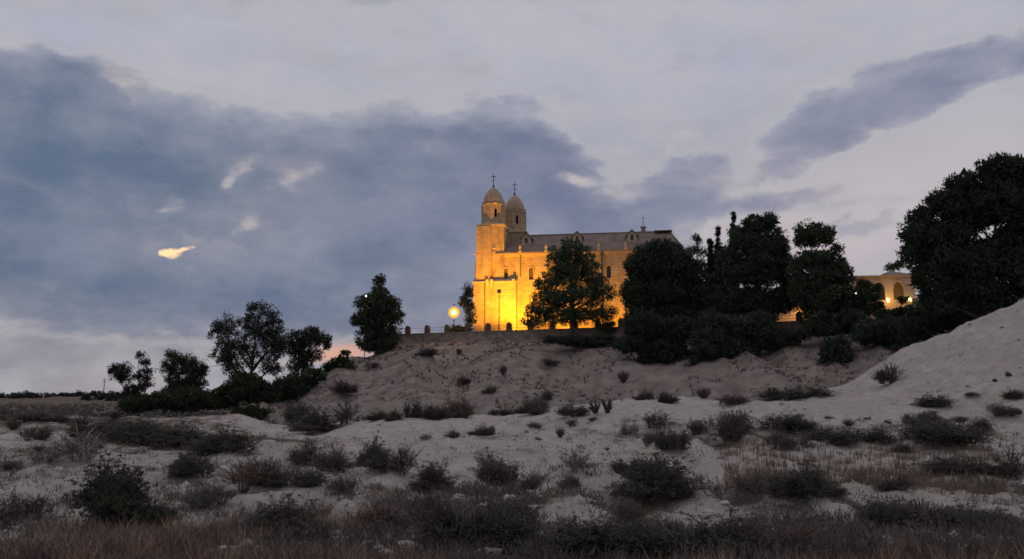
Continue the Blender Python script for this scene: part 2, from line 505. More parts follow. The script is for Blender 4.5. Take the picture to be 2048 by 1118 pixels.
def pointed_arch(w, h, x=0.0, z=0.0, k=6):
    """outline of a lancet opening, width w, height h, foot centred on (x, z)"""
    hw = w / 2; rise = w * 0.9; sp_ = h - rise
    pts = [(x - hw, z), (x + hw, z)]
    for i in range(k + 1):
        t = i / k; pts.append((x + hw * math.cos(t * math.pi / 2) ** 0.8, z + sp_ + rise * math.sin(t * math.pi / 2)))
    for i in range(1, k + 1):
        t = 1 - i / k; pts.append((x - hw * math.cos(t * math.pi / 2) ** 0.8, z + sp_ + rise * math.sin(t * math.pi / 2)))
    return pts


def plate(name, outline, holes, thick):
    """a slab in the local XZ plane with real openings; front face at y=0, back at y=thick"""
    cu = bpy.data.curves.new(name + '_c', 'CURVE')
    cu.dimensions = '2D'; cu.fill_mode = 'BOTH'; cu.extrude = thick / 2
    for pts in [outline] + holes:
        s = cu.splines.new('POLY'); s.points.add(len(pts) - 1)
        for i, (x, z) in enumerate(pts): s.points[i].co = (x, z, 0, 1)
        s.use_cyclic_u = True
    o = bpy.data.objects.new('tmp', cu); col.objects.link(o)
    dg = bpy.context.evaluated_depsgraph_get()
    me = bpy.data.meshes.new_from_object(o.evaluated_get(dg))
    bpy.data.objects.remove(o); bpy.data.curves.remove(cu)
    me.transform(Matrix.Translation((0, thick / 2, 0)) @ Matrix.Rotation(math.pi / 2, 4, 'X'))
    me.name = name
    me.materials.clear()
    return me


# ------------------------------------------------------------------ terrain


def sstep(a, b_, x):
    t = np.clip((x - a) / (b_ - a), 0, 1)
    return t * t * (3 - 2 * t)


def vnoise(x, y, seed):
    x = np.asarray(x, float); y = np.asarray(y, float)
    ix, iy = np.floor(x).astype(np.int64), np.floor(y).astype(np.int64)
    fx, fy = x - ix, y - iy
    fx = fx ** 3 * (fx * (fx * 6 - 15) + 10); fy = fy ** 3 * (fy * (fy * 6 - 15) + 10)

    def h(a, b_):
        v = (a * 374761393 + b_ * 668265263 + seed * 974634777) & 0xffffffff
        v = ((v ^ (v >> 13)) * 1274126177) & 0xffffffff
        return ((v ^ (v >> 16)) & 0xffff) / 65535.0
    return (h(ix, iy) * (1 - fx) + h(ix + 1, iy) * fx) * (1 - fy) + (h(ix, iy + 1) * (1 - fx) + h(ix + 1, iy + 1) * fx) * fy - 0.5


def fbm(x, y, seed, octv=4, gain=0.5):
    t, a, f = 0.0, 1.0, 1.0
    for i in range(octv):
        t = t + a * vnoise(x * f, y * f, seed + i * 17); a *= gain; f *= 2.07
    return t


def flatY(py, ze=-EYE):
    d = ray(1024, py)
    return d[1] * ze / d[2]


EA, EB = np.array((-17.0, 126.0)), np.array((35.3, 105.0))        # terrace edge
EDIR = (EB - EA) / np.linalg.norm(EB - EA)
ENRM = np.array((EDIR[1], -EDIR[0]))                               # towards the camera
TOP = 9.4
# low eroded banks (px, foot py, half width px, height m)
BANKS = [(770, 985, 75, .30), (928, 978, 35, .25), (1185, 1008, 112, .40), (1165, 1074, 85, .26), (1355, 935, 32, .30), (1450, 984, 40, .34), (1412, 1036, 90, .30),
         (1820, 1008, 270, .28), (1640, 1040, 88, .30), (1510, 918, 34, .26), (1420, 928, 26, .26), (1622, 888, 38, .26), (1715, 908, 66, .26), (535, 1012, 102, .30),
         (485, 932, 96, .25), (515, 915, 62, .42), (290, 985, 62, .35), (70, 992, 82, .32), (676, 1050, 38, .30), (1000, 936, 260, .12), (1930, 930, 150, .20), (1330, 985, 40, .2)]
BANKS = [((px - CX) / FPX * flatY(py), flatY(py), wpx / FPX * flatY(py), h) for px, py, wpx, h in BANKS]


def terr(x, y):
    """height relative to the eye, and the cover / hillside masks"""
    x = np.asarray(x, float); y = np.asarray(y, float)
    r = np.hypot(x, y)
    a = x / np.maximum(y, 1.0)
    z = -EYE + 0.0 * x
    z = z + fbm(x * 0.05, y * 0.05, 3, 3) * 0.9 * sstep(30, 120, r)
    z = z + fbm(x * 0.33, y * 0.33, 5, 4) * 0.34 * sstep(4, 12, r)
    z = z + (fbm(x * 1.7, y * 1.7, 15, 3) * 0.09 - 0.10 * np.abs(fbm(x * .55 + 3, y * .9, 19, 3))) * sstep(4, 10, r) * sstep(150, 70, r)
    z = z + fbm(x * 4.3, y * 4.3, 16, 2) * 0.05 * sstep(4, 9, r) * sstep(45, 25, r)
    z = z - 0.9 * sstep(-12, -30, x) * sstep(55, 75, y)             # the plain on the left lies lower
    z = z + 0.75 * sstep(50, 59, y + 1.5 * fbm(x * .1, y * 0, 9, 2)) * sstep(66, 60, y) * sstep(-16, -19, x) * sstep(-40, -30, x)
    cm = sstep(23, 54, y) * sstep(67, 58, y) * sstep(-.235, -.17, a) * sstep(.30, .16, a)
    z = z + 0.85 * cm                                                # pale central swell
    z = z - 0.8 * sstep(58, 68, y) * sstep(-.30, -.2, a) * sstep(100, 80, y)
    bare = 0.0 * x
    for bx, by, bw, bh in BANKS:
        k = np.nonzero((np.abs(x - bx) < 2.2 * bw) & (y > by - 2.5) & (y < by + 10))[0]
        if not len(k): continue
        xx, yy = x[k], y[k]
        t = yy - by - 0.5 * fbm((xx - bx) * 0.6, yy * 0.15, 31, 3)
        prof = (0.75 * sstep(-0.1, 0.55, t) + 0.25 * sstep(.6, 1.1, t)) * sstep(8.0, 1.6, t)
        wx = np.exp(-((xx - bx + .5 * bw * fbm(xx * .7, yy * .7, 33, 3)) / bw) ** 4) * (.75 + .8 * fbm(xx * .9, yy * .9, 35, 3))
        z[k] += 1.05 * bh * prof * wx
        bare[k] = np.maximum(bare[k], wx * sstep(-.5, 0.0, t) * sstep(2.6, 0.9, t))
    # right-hand mound
    S = np.interp(x, [-2, 4, 8, 12, 16.3, 19.7, 21.3, 23.2, 27.1, 33, 42, 60, 90], [0, .75, 1.2, 1.55, 1.95, 2.65, 3.6, 4.75, 6.8, 9.0, 10.4, 11, 11])
    Sm = np.interp(x, [-2, 4, 8, 12, 18, 21, 24, 28, 35, 60], [0, .75, 1.2, 1.55, 2.3, 3.4, 5.0, 7.1, 9.4, 11])
    S = 0.5 * (S + Sm)
    bmp = sstep(17, 46, y) * sstep(66, 50, y)
    z = z + S * bmp + bmp * sstep(14, 24, x) * fbm(x * 0.22, y * 0.22, 41, 4) * 0.8
    acr, aln = y - .45 * x, x + .45 * y                              # rills run down the mound
    z = z - bmp * sstep(13, 21, x) * (0.55 * np.abs(fbm(acr * .42, aln * .07, 45, 3)) + .12 * np.abs(fbm(acr * 1.5, aln * .2, 46, 2)))
    # church hill
    s1 = (x - EA[0]) * ENRM[0] + (y - EA[1]) * ENRM[1]
    s2 = -((x - EA[0]) * 0.989 - (y - EA[1]) * 0.14)
    d = np.hypot(np.maximum(s1, 0), 2.0 * np.maximum(s2, 0))
    d = np.hypot(d, 1.2 * np.maximum(y - 185, 0))
    gull = fbm(x * 0.16 + 9, y * 0.05, 51, 4) * 2.1 + fbm(x * 0.5, y * 0.5, 57, 4) * 0.65 - 0.7 * np.abs(fbm(x * .22 + y * .05, y * .07, 58, 3))
    hz = np.where(d > 0.35, TOP - 0.9 - 0.272 * d + gull * sstep(2, 14, d), TOP)
    hill = sstep(-1.2, 1.2, hz - z)
    z = z * (1 - hill) + np.maximum(hz, z) * hill
    # far country
    far = sstep(250, 600, y)
    rid = (5.2 + 7 * fbm(x * 0.004, y * 0.004, 61, 3)) * np.exp(-((y - 640) / 170.0) ** 2) * sstep(-40, -130, x)
    rid = rid + (13 + 26 * fbm(x * .0016, y * .0016, 63, 3)) * np.exp(-((y - 1900) / 380.0) ** 2) * sstep(-150, -420, x)
    rid = rid + 30 * np.exp(-((y - 2600) / 500.0) ** 2) * np.exp(-((x + 500) / 220.0) ** 2)
    z = z + rid * sstep(200, 420, y) - 1.0 * far
    back = sstep(4, -8, y)
    z = z * (1 - back) + (-EYE + 0.2 * fbm(x * .1, y * .1, 3, 3)) * back
    mound = np.clip(cm + sstep(.15, .6, bmp) * sstep(6, 12, x), 0, 1)
    cover = 0.40 + 0.85 * fbm(x * 0.13, y * 0.13, 71, 3)
    cover = cover + 0.45 * sstep(14, 10, y) + 0.45 * sstep(-14, -24, x) * sstep(40, 60, y) - 0.75 * mound - 0.10 * sstep(22, 30, y) - 0.75 * bare
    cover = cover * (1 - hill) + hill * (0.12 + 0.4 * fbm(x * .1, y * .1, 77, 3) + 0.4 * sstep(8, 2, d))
    cover = cover + (1.25 - cover) * sstep(70, 120, y) * (1 - hill)
    return z + EYE, np.clip(cover, 0, 1.3), hill


def H(x, y):
    return float(terr(np.array([x]), np.array([y]))[0][0])


_T = np.geomspace(6, 420, 1500)


def hit(px, py):
    """first point of the ground seen along a photograph pixel"""
    d = ray(px, py)
    t = _T / d[1]
    X, Y, Z = d[0] * t, d[1] * t, d[2] * t + EYE
    g_ = terr(X, Y)[0]
    k = np.nonzero(Z < g_)[0]
    i = k[0] if len(k) else len(t) - 1
    return Vector((X[i], Y[i], g_[i]))


rings = np.concatenate([[0.6, 2, 3.5, 5], np.geomspace(6, 160, 430), np.geomspace(166, 6000, 95)])
angs = np.concatenate([np.linspace(-180, -42, 44)[:-1], np.linspace(-42, 42, 470), np.linspace(42, 180, 44)[1:-1]])
RR, AA = np.meshgrid(rings, np.radians(angs), indexing='ij')
GX, GY = RR * np.sin(AA), RR * np.cos(AA)
GZ, GC, GH = terr(GX.ravel(), GY.ravel())
nr, na = RR.shape
me = bpy.data.meshes.new('ground')
co = np.stack([GX.ravel(), GY.ravel(), GZ], 1)
co = np.vstack([co, [[0, 0, 0.0]]])
i_, j_ = np.meshgrid(np.arange(nr - 1), np.arange(na), indexing='ij')
j2 = (j_ + 1) % na
quads = np.stack([i_ * na + j_, i_ * na + j2, (i_ + 1) * na + j2, (i_ + 1) * na + j_], -1).reshape(-1, 4)[:, ::-1]
jc = np.arange(na); tri = np.stack([np.full(na, nr * na), (jc + 1) % na, jc], 1)[:, ::-1]
me.vertices.add(len(co)); me.vertices.foreach_set('co', co.astype(np.float32).ravel())
loops = np.concatenate([quads.ravel(), tri.ravel()]).astype(np.int32)
starts = np.concatenate([np.arange(len(quads)) * 4, len(quads) * 4 + np.arange(len(tri)) * 3]).astype(np.int32)
me.loops.add(len(loops)); me.loops.foreach_set('vertex_index', loops)
me.polygons.add(len(starts)); me.polygons.foreach_set('loop_start', starts)
me.update(calc_edges=True)
me.polygons.foreach_set('use_smooth', np.ones(len(starts), bool))
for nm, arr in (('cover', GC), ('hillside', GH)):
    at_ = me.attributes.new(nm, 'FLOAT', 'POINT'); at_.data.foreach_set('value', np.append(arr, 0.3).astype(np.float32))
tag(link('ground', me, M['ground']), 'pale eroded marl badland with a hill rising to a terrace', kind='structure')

# ------------------------------------------------------------------ the church
PHI = R(9)
c0 = P(986, 681, 135.5)
TZ = TOP + EYE
church = empty('church', (c0.x, c0.y, TZ), -PHI)
tag(church, 'floodlit stone church with twin domed towers on the hilltop', 'church')


def window(parent, x, y, z, w, h, pane, name='window', rot=0.0, deep=0.32):
    """lancet: proud stone surround, recessed pane, mullion"""
    ring = plate('window_surround', pointed_arch(w + 0.30, h + 0.24, 0, -0.10), [pointed_arch(w, h)], 0.14)
    o = link(name, ring, M['trim'], parent)
    o.matrix_local = Matrix.Translation((x, y, z)) @ Matrix.Rotation(rot, 4, 'Z') @ Matrix.Translation((0, -0.10, 0))
    p = link('pane', plate('pane', pointed_arch(w + 0.06, h + 0.04, 0, -0.02), [], 0.05), M[pane], o)
    p.location = (0, deep + 0.10, 0)
    MB().box(-0.03, 0.03, deep + 0.04, deep + 0.09, 0.02, h - 0.1).build('mullion', M['iron'], o)
    return o


NV0, NW, EAVE, RIDGE = -1.9, 10.5, 13.75, 17.45
U0, U1 = 0.6, 29.7
WU = [2.4 + 4.05 * i for i in range(7)]
WZ, WW, WH = 9.35, 0.72, 2.0
side = plate('nave_wall', [(U0, -0.5), (U1, -0.5), (U1, EAVE), (U0, EAVE)], [pointed_arch(WW, WH, u, WZ) for u in WU], 0.55)
o = link('nave_wall', side, M['stone'], church, (0, NV0, 0))
MB().box(U0, U1, NV0 + NW - 0.55, NV0 + NW, -0.5, EAVE).build('nave_wall', M['stone'], church)
MB().box(U1 - 0.55, U1 - 0.003, NV0 + 0.553, NV0 + NW - 0.553, -0.5, EAVE).build('end_wall', M['stone'], church)
MB().box(U0 + 0.003, U0 + 0.55, NV0 + 0.553, NV0 + NW - 0.553, -0.5, EAVE).build('end_wall', M['stone'], church)
for i, u in enumerate(WU):
    window(church, u, NV0, WZ, WW, WH, 'amber_pane' if i < 2 else 'void')
# eaves course and roof
MB().box(U0 - .1, U1 + .25, NV0 - .28, NV0 - 0.003, EAVE - .38, EAVE - .02).box(U0 - .1, U1 + .25, NV0 - .16, NV0 - 0.004, EAVE - .62, EAVE - .383).build('eaves_course', M['trim'], church)
rv = NV0 + NW / 2
ov = 0.38
RL, RR_ = 4.3, 28.2
rm = MB()
A = [(U0 - .1, NV0 - ov, EAVE), (U1 + .4, NV0 - ov, EAVE), (U1 + .4, NV0 + NW + ov, EAVE), (U0 - .1, NV0 + NW + ov, EAVE), (RL, rv, RIDGE), (RR_, rv, RIDGE)]
low = [(x, y, z - 0.16) for x, y, z in A[:4]]
rm.add(A + low, [(0, 1, 5, 4), (1, 2, 5), (2, 3, 4, 5), (3, 0, 4), (6, 7, 1, 0), (7, 8, 2, 1), (8, 9, 3, 2), (9, 6, 0, 3), (9, 8, 7, 6)])
roof = rm.build('roof', M['roof'], church)
MB().tube([(RL - .1, rv, RIDGE + .03), (RR_ + .1, rv, RIDGE + .03)], [.13, .13], 8).build('ridge_tiles', M['roof'], roof)
for a_, b_ in (((U0 - .1, NV0 - ov), (RL, rv)), ((U1 + .4, NV0 - ov), (RR_, rv))):
    MB().tube([(a_[0], a_[1], EAVE + .03), (b_[0], b_[1], RIDGE + .03)], [.11, .11], 8).build('hip_tiles', M['roof'], roof)


def dormer(x, y, z, rot, w=1.55, h=1.05, gable=0.72, deep=2.2):
    hw = w / 2
    front = plate('dormer', [(-hw, -0.4), (hw, -0.4), (hw, h), (0, h + gable), (-hw, h)], [pointed_arch(.50, 1.0, 0, 0.14)], 0.16)
    d_ = link('dormer', front, M['trim'], roof)
    d_.matrix_local = Matrix.Translation((x, y, z)) @ Matrix.Rotation(rot, 4, 'Z')
    return d_, hw, h, gable, deep


def dormer_full(x, y, z, rot=0.0):
    d_, hw, h, gb, dp = dormer(x, y, z, rot)
    # built into the dormer's own mesh: cheeks, roof slabs and the dark pane
    m_ = MB()
    m_.box(-hw + .02, -hw + .14, .163, dp, -.4, h - .02).box(hw - .14, hw - .02, .163, dp, -.4, h - .02)
    bm = bmesh.new(); bm.from_mesh(d_.data); tm = m_.mesh('t'); bm.from_mesh(tm); bm.to_mesh(d_.data); bm.free(); bpy.data.meshes.remove(tm)
    return d_


dorm_u = [5.35, 13.55, 22.25]
DZ = 15.45
dv = NV0 - ov + (DZ - EAVE) / (RIDGE - EAVE) * (NW / 2 + ov) - 0.1
for u in dorm_u:
    dormer_full(u, dv, DZ)
    MB().add([(u - 1.0, dv - .16, DZ + 0.88), (u, dv - .16, DZ + 1.80), (u + 1.0, dv - .16, DZ + 0.88), (u - 1.0, dv - .16, DZ + 1.00), (u, dv - .16, DZ + 1.94), (u + 1.0, dv - .16, DZ + 1.00),
              (u - 1.0, dv + 2.6, DZ + 0.88), (u, dv + 2.6, DZ + 1.80), (u + 1.0, dv + 2.6, DZ + 0.88), (u - 1.0, dv + 2.6, DZ + 1.00), (u, dv + 2.6, DZ + 1.94), (u + 1.0, dv + 2.6, DZ + 1.00)],
             [(0, 1, 4, 3), (1, 2, 5, 4), (3, 4, 10, 9), (4, 5, 11, 10), (7, 6, 9, 10), (8, 7, 10, 11), (6, 7, 1, 0), (7, 8, 2, 1), (0, 3, 9, 6), (5, 2, 8, 11)]).build('dormer_roof', M['roof'], roof)
    link('dormer_pane', plate('dormer_pane', pointed_arch(.56, 1.04, 0, .12), [], .04), M['void'], roof, (u, dv + .20, DZ))
# dormer at the hipped end, facing right
ex = RR_ + 0.15
dormer_full(ex, rv, RIDGE - 1.55, R(90))
MB().box(ex - 2.6, ex + .25, rv - 1.0, rv + 1.0, RIDGE - .05, RIDGE + .10, 0.04).build('dormer_roof', M['roof'], roof)
o = link('dormer_pane', plate('dormer_pane', pointed_arch(.56, 1.04, 0, .12), [], .04), M['void'], roof)
o.matrix_local = Matrix.Translation((ex - .2, rv, RIDGE - 1.55)) @ Matrix.Rotation(R(90), 4, 'Z')
# chimney and its mast
MB().box(23.7, 24.4, rv - .35, rv + .35, RIDGE - .5, RIDGE + .75).box(23.6, 24.5, rv - .45, rv + .45, RIDGE + .753, RIDGE + .9).build('chimney', M['brick'], roof)
MB().tube([(24.05, rv, RIDGE + .9), (24.05, rv, RIDGE + 2.9)], [.05, .03], 6).tube([(23.75, rv, RIDGE + 2.3), (24.35, rv, RIDGE + 2.3)], [.03, .03], 5).build('antenna', M['iron'], roof)
# pinnacles on the eaves
for u in [0.55 + 4.15 * i for i in range(7)]:
    MB().lathe([(.30, EAVE - .05), (.30, EAVE + .22), (.18, EAVE + .30), (.20, EAVE + .72), (.26, EAVE + .80), (.10, EAVE + 1.05), (.13, EAVE + 1.16), (.02, EAVE + 1.32)], 8, (u, NV0 - .22)).build('pinnacle', M['trim'], church)
# lower front block, its string course, brackets and pipes
BU0, BU1, BV = -2.75, 4.15, -2.6
LOWTOP = 9.15
MB().box(BU0, BU1, BV, NV0 - 0.003, -0.5, LOWTOP).build('lower_block', M['stone'], church)
MB().box(BU0 - .12, BU1 + .10, BV - .16, BV - .003, LOWTOP - .30, LOWTOP - .02).build('string_course', M['trim'], church)
MB().add([(BU0 - .05, BV - .16, LOWTOP), (BU1 + .1, BV - .16, LOWTOP), (BU1 + .1, NV0 - .01, LOWTOP + .45), (BU0 - .05, NV0 - .01, LOWTOP + .45), (BU0 - .05, NV0 - .01, LOWTOP), (BU1 + .1, NV0 - .01, LOWTOP)],
         [(0, 1, 2, 3), (0, 3, 4), (1, 5, 2), (0, 4, 5, 1), (3, 2, 5, 4)]).build('weathering', M['trim'], church)
for u in (-.45, .25, 3.75):
    MB().box(u - .22, u + .22, BV - .38, BV - .163, LOWTOP - .55, LOWTOP + .25).box(u - .14, u + .14, BV - .30, BV - .17, LOWTOP - .9, LOWTOP - .553).build('bracket', M['trim'], church)
MB().box(BU0 - .18, BU1 + .12, BV - .14, BV - .003, -0.5, .75).build('plinth', M['trim'], church)
for (u, v, z0, z1, r_) in ((-.85, BV - .10, 0.75, LOWTOP - .3, .06), (4.75, NV0 - .10, 9.8, EAVE - .4, .055), (17.6, NV0 - .14, 0.2, EAVE - .4, .15), (9.2, NV0 - .10, .2, EAVE - .4, .055)):
    MB().tube([(u, v, z0), (u, v, z1)], [r_, r_], 8).tube([(u, v, z1 - .3), (u, v, z1)], [r_ * 1.8, r_ * 2.2], 8).build('downpipe', M['pipe'], church)
# buttresses along the nave
for u in (8.5, 12.6, 16.6, 20.7, 24.7):
    MB().box(u - .35, u + .35, NV0 - .75, NV0 - .003, -.5, 7.6, 0.03).build('buttress', M['stone'], church)


def tower(u, v, front=True):
    BT, DT, DOME = 18.5, 22.0, 25.05
    hb = 2.15
    t = MB().box(u - hb, u + hb, v - hb, v + hb, -0.5, BT - .35, 0.06).build('tower', M['stone'], church)
    k = MB()
    k.box(u - hb - .14, u + hb + .14, v - hb - .14, v + hb + .14, BT - .347, BT - .05)
    k.build('cornice', M['trim'], t)
    # corner pilaster on the left half of the near face and its offsets
    if front:
        MB().box(u - hb - .22, u + .12, v - hb - .30, v - hb + .1, LOWTOP + .3, BT - .36, 0.05).build('pilaster', M['stone'], t)
        MB().box(u - hb - .45, u - hb + .2, v - hb - .2, v + hb - .2, -0.5, 12.6, 0.10).build('side_buttress', M['stone'], t)
        MB().box(u - hb - .55, u - hb + .3, v - hb - .32, v - hb - .303, 13.4, 13.62).build('string_course', M['trim'], t)
    MB().lathe([(hb * 1.08, BT - .05), (1.88, BT + .55)], 8, (u, v), R(22.5)).build('drum_base', M['stone'], t)
    # octagonal drum out of eight slabs with real lancets
    ro = 1.72; fw = 2 * ro * math.tan(R(22.5)) - 0.006
    for q_ in range(8):
        ang = R(45 * q_)
        pl = plate('drum_side', [(-fw / 2, 0), (fw / 2, 0), (fw / 2, DT - BT - .5), (-fw / 2, DT - BT - .5)], [pointed_arch(.42, 1.45, 0, .75)] if q_ % 2 == 0 else [], 0.25)
        s_ = link('drum_side', pl, M['stone'], t)
        s_.matrix_local = Matrix.Translation((u, v, BT + .5)) @ Matrix.Rotation(ang + R(22.5), 4, 'Z') @ Matrix.Translation((0, -ro, 0))
    MB().lathe([(.95, BT + .45), (.95, DT - .05)], 8, (u, v), R(22.5)).build('belfry_core', M['void'], t)
    for q_ in range(8):
        a_ = R(45 * q_ + 22.5 + 22.5)
        x_, y_ = u + 1.86 * math.cos(a_), v + 1.86 * math.sin(a_)
        MB().lathe([(.13, BT + .56), (.13, DT - .3), (.2, DT - .25), (.2, DT - .05)], 6, (x_, y_)).build('colonnette', M['trim'], t)
    MB().lathe([(1.72, DT - .25), (1.90, DT - .05), (1.90, DT + .10), (1.75, DT + .16)], 8, (u, v), R(22.5)).build('drum_cornice', M['trim'], t)
    for q_ in range(8):
        a_ = R(45 * q_ + 45)
        MB().lathe([(.12, DT + .12), (.12, DT + .3), (.02, DT + .62)], 6, (u + 1.82 * math.cos(a_), v + 1.82 * math.sin(a_))).build('finial', M['trim'], t)
    prof = []
    for i in range(11):
        f = i / 10
        prof.append((max(.06, 1.72 * (1 - f ** 2.0) ** 0.74), DT + .15 + (DOME - DT - .15) * f))
    dm = MB().lathe(prof, 16, (u, v), R(11.25)).build('dome', M['dome'], t, smooth=True)
    MB().lathe([(.10, DOME - .05), (.16, DOME + .08), (.20, DOME + .2), (.12, DOME + .34), (.05, DOME + .42), (.045, DOME + 2.35)], 8, (u, v)) \
        .box(u - .42, u + .42, v - .04, v + .04, DOME + 1.72, DOME + 1.82).box(u - .13, u + .13, v - .13, v + .13, DOME + 1.0, DOME + 1.12).build('cross', M['iron'], t)
    return t


tower(0, 0, True)
tower(2.6, 5.85, False)
MB().box(-1.9, 4.4, 2.2, 3.7, -.5, 14.2).build('facade_wall', M['stone'], church)

# ------------------------------------------------------------------ floodlights on the terrace
def world_of(ch, u, v, z):
    return Matrix.Translation(ch.location) @ Matrix.Rotation(ch.rotation_euler.z, 4, 'Z') @ Vector((u, v, z))


def floodlight(u, v, au, av, azz, power, label, colr=(1.0, 0.41, 0.004), spot=125, group='terrace floodlights'):
    p = world_of(church, u, v, 0.0); tgt = world_of(church, au, av, azz)
    d_ = (tgt - (p + Vector((0, 0, .45)))).normalized()
    f = empty('floodlight', p); tag(f, label, 'floodlight', group)
    rq = d_.to_track_quat('Y', 'Z').to_matrix().to_4x4()
    hsg = MB().box(-.28, .28, -.16, .10, -.20, .20, 0.0).build('housing', M['metal_box'], f)
    hsg.matrix_local = Matrix.Translation((0, 0, .45)) @ rq
    lens = MB().box(-.24, .24, .103, .115, -.16, .16).build('lens', M['flood_lens'], f)
    lens.matrix_local = Matrix.Translation((0, 0, .45)) @ rq
    MB().box(-.32, -.29, -.03, .03, 0, .48).box(.29, .32, -.03, .03, 0, .48).box(-.32, .32, -.08, .08, 0, .03).build('bracket', M['iron'], f)
    L = bpy.data.lights.new('flood_beam', 'SPOT')
    L.energy, L.color, L.spot_size, L.spot_blend, L.shadow_soft_size = power, colr, R(spot), 0.9, 0.12
    lo = bpy.data.objects.new('flood_beam', L); col.objects.link(lo); lo.parent = f
    lo.matrix_local = Matrix.Translation(Vector((0, 0, .45)) + d_ * 0.22) @ d_.to_track_quat('-Z', 'Y').to_matrix().to_4x4()
    return f


M['flood_lens'] = glow_mat('sodium_lens', (1.0, 0.5, 0.08), 6.0)
floodlight(5.0, -6.4, 4.2, NV0, 5.0, 4200, 'floodlight beside the pine throwing the brightest yellow patch on the church')
floodlight(3.6, -10.2, 3.4, NV0, 10.5, 21000, 'floodlight near the parapet washing the upper nave wall', spot=90)
floodlight(-1.6, -7.6, -.6, BV, 11.5, 4600, 'floodlight washing the foot of the church tower')
floodlight(19.5, -8.0, 19.5, NV0, 7.5, 4200, 'floodlight under the dark trees lighting the right of the nave')
floodlight(0.6, -9.5, 0.6, -1.5, 20.0, 7500, 'narrow floodlight aimed up at the church towers', colr=(1.0, 0.37, 0.01), spot=60)
floodlight(12.0, -7.0, 12.0, NV0, 3.0, 4200, 'floodlight behind the pine lighting the foot of the nave')

# tall post carrying an unlit flood head, dark against the wall
pp = P(998, 665, 121.8)
post = tag(empty('floodlight_post', (pp.x, pp.y, TZ)), 'thin dark post with a square flood head before the lit church wall', 'lamp post')
MB().lathe([(.16, 0), (.16, .3), (.075, .35), (.055, 6.0)], 8).build('post', M['iron'], post)
MB().box(-.28, .28, -.12, .16, 5.98, 6.42).build('flood_head', M['metal_box'], post)
MB().box(-.24, .24, .163, .175, 6.03, 6.37).build('flood_glass', M['void'], post)
MB().box(-.36, .36, -.03, .03, 5.9, 5.977).build('cross_arm', M['iron'], post)

# street lamp: burning bulb inside an added ball that imitates its glow
lp = P(908, 625, 123.4)
M['globe'] = glow_mat('burning_sodium_globe', (1.0, 0.60, 0.10), 80.0)
lamp = tag(empty('street_lamp', (lp.x, lp.y, TZ)), 'burning yellow globe street lamp left of the church tower', 'street lamp')
gz = lp.z - TZ
MB().lathe([(.2, 0), (.2, .35), (.09, .45), (.06, gz - 1.18), (.16, gz - 1.14), (.2, gz - 1.09)], 10).build('post', M['iron'], lamp)
def sph(r_):
    return [(r_ * math.sin(math.pi * i / 14) + .001, gz - r_ * math.cos(math.pi * i / 14)) for i in range(15)]


MB().lathe(sph(.32), 18).build('bulb', M['globe'], lamp, smooth=True)
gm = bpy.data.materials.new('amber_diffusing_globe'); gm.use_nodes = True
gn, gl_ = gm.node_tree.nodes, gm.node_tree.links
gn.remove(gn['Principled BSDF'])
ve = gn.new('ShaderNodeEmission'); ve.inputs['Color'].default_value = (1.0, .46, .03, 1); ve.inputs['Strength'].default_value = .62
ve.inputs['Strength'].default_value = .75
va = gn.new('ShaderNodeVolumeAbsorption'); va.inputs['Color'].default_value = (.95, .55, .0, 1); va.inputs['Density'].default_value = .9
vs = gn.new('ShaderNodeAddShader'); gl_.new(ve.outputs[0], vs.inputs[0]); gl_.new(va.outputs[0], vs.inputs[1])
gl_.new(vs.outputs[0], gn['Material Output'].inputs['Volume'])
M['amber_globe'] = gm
gb = MB().lathe([(r_, z_ - gz) for r_, z_ in sph(1.1)], 24).build('globe', gm, lamp, (0, 0, gz), smooth=True)  # not lamp glass: oversized emissive volume standing in for the halo round the bulb
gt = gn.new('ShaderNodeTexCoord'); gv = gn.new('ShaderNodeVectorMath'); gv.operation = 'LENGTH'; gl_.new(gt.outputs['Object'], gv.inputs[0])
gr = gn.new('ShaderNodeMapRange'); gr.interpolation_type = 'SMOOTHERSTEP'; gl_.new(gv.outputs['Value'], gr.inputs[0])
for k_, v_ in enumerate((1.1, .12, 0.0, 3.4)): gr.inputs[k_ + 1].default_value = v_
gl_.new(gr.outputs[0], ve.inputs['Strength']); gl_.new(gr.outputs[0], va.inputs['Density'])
MB().lathe([(.22, gz + 1.075), (.18, gz + 1.13), (.03, gz + 1.22)], 10).build('cap', M['iron'], lamp)

# ------------------------------------------------------------------ terrace parapet with lancet-shaped pillars
pw = tag(empty('parapet_wall', (EA[0], EA[1], TZ), math.atan2(EDIR[1], EDIR[0])), 'low brown terrace parapet with pointed pillars along the hill edge', 'wall', kind='thing')
Lw = 78.0
MB().box(-1.5, Lw, -.45, .0, -2.6, .12).build('retaining_wall', M['brick'], pw)
MB().box(-1.6, Lw + .1, -.53, .08, .123, .26).build('coping', M['brick'], pw)
pil = plate('pillar', pointed_arch(.72, 1.15, 0, 0.263), [], 0.52)
for k in range(25):
    px_ = 862 + (k - 1) * 45.8 if k < 12 else None
    s_ = 1.9 + 3.22 * k
    if s_ > Lw: break
    link('pillar', pil, M['pillar'], pw, (s_, -.53, 0))
rl = MB()
for z_ in (.62, 1.0):
    rl.tube([(-1.4, -.22, z_), (Lw, -.22, z_)], [.022, .022], 5)
rl.build('railing', M['iron'], pw)

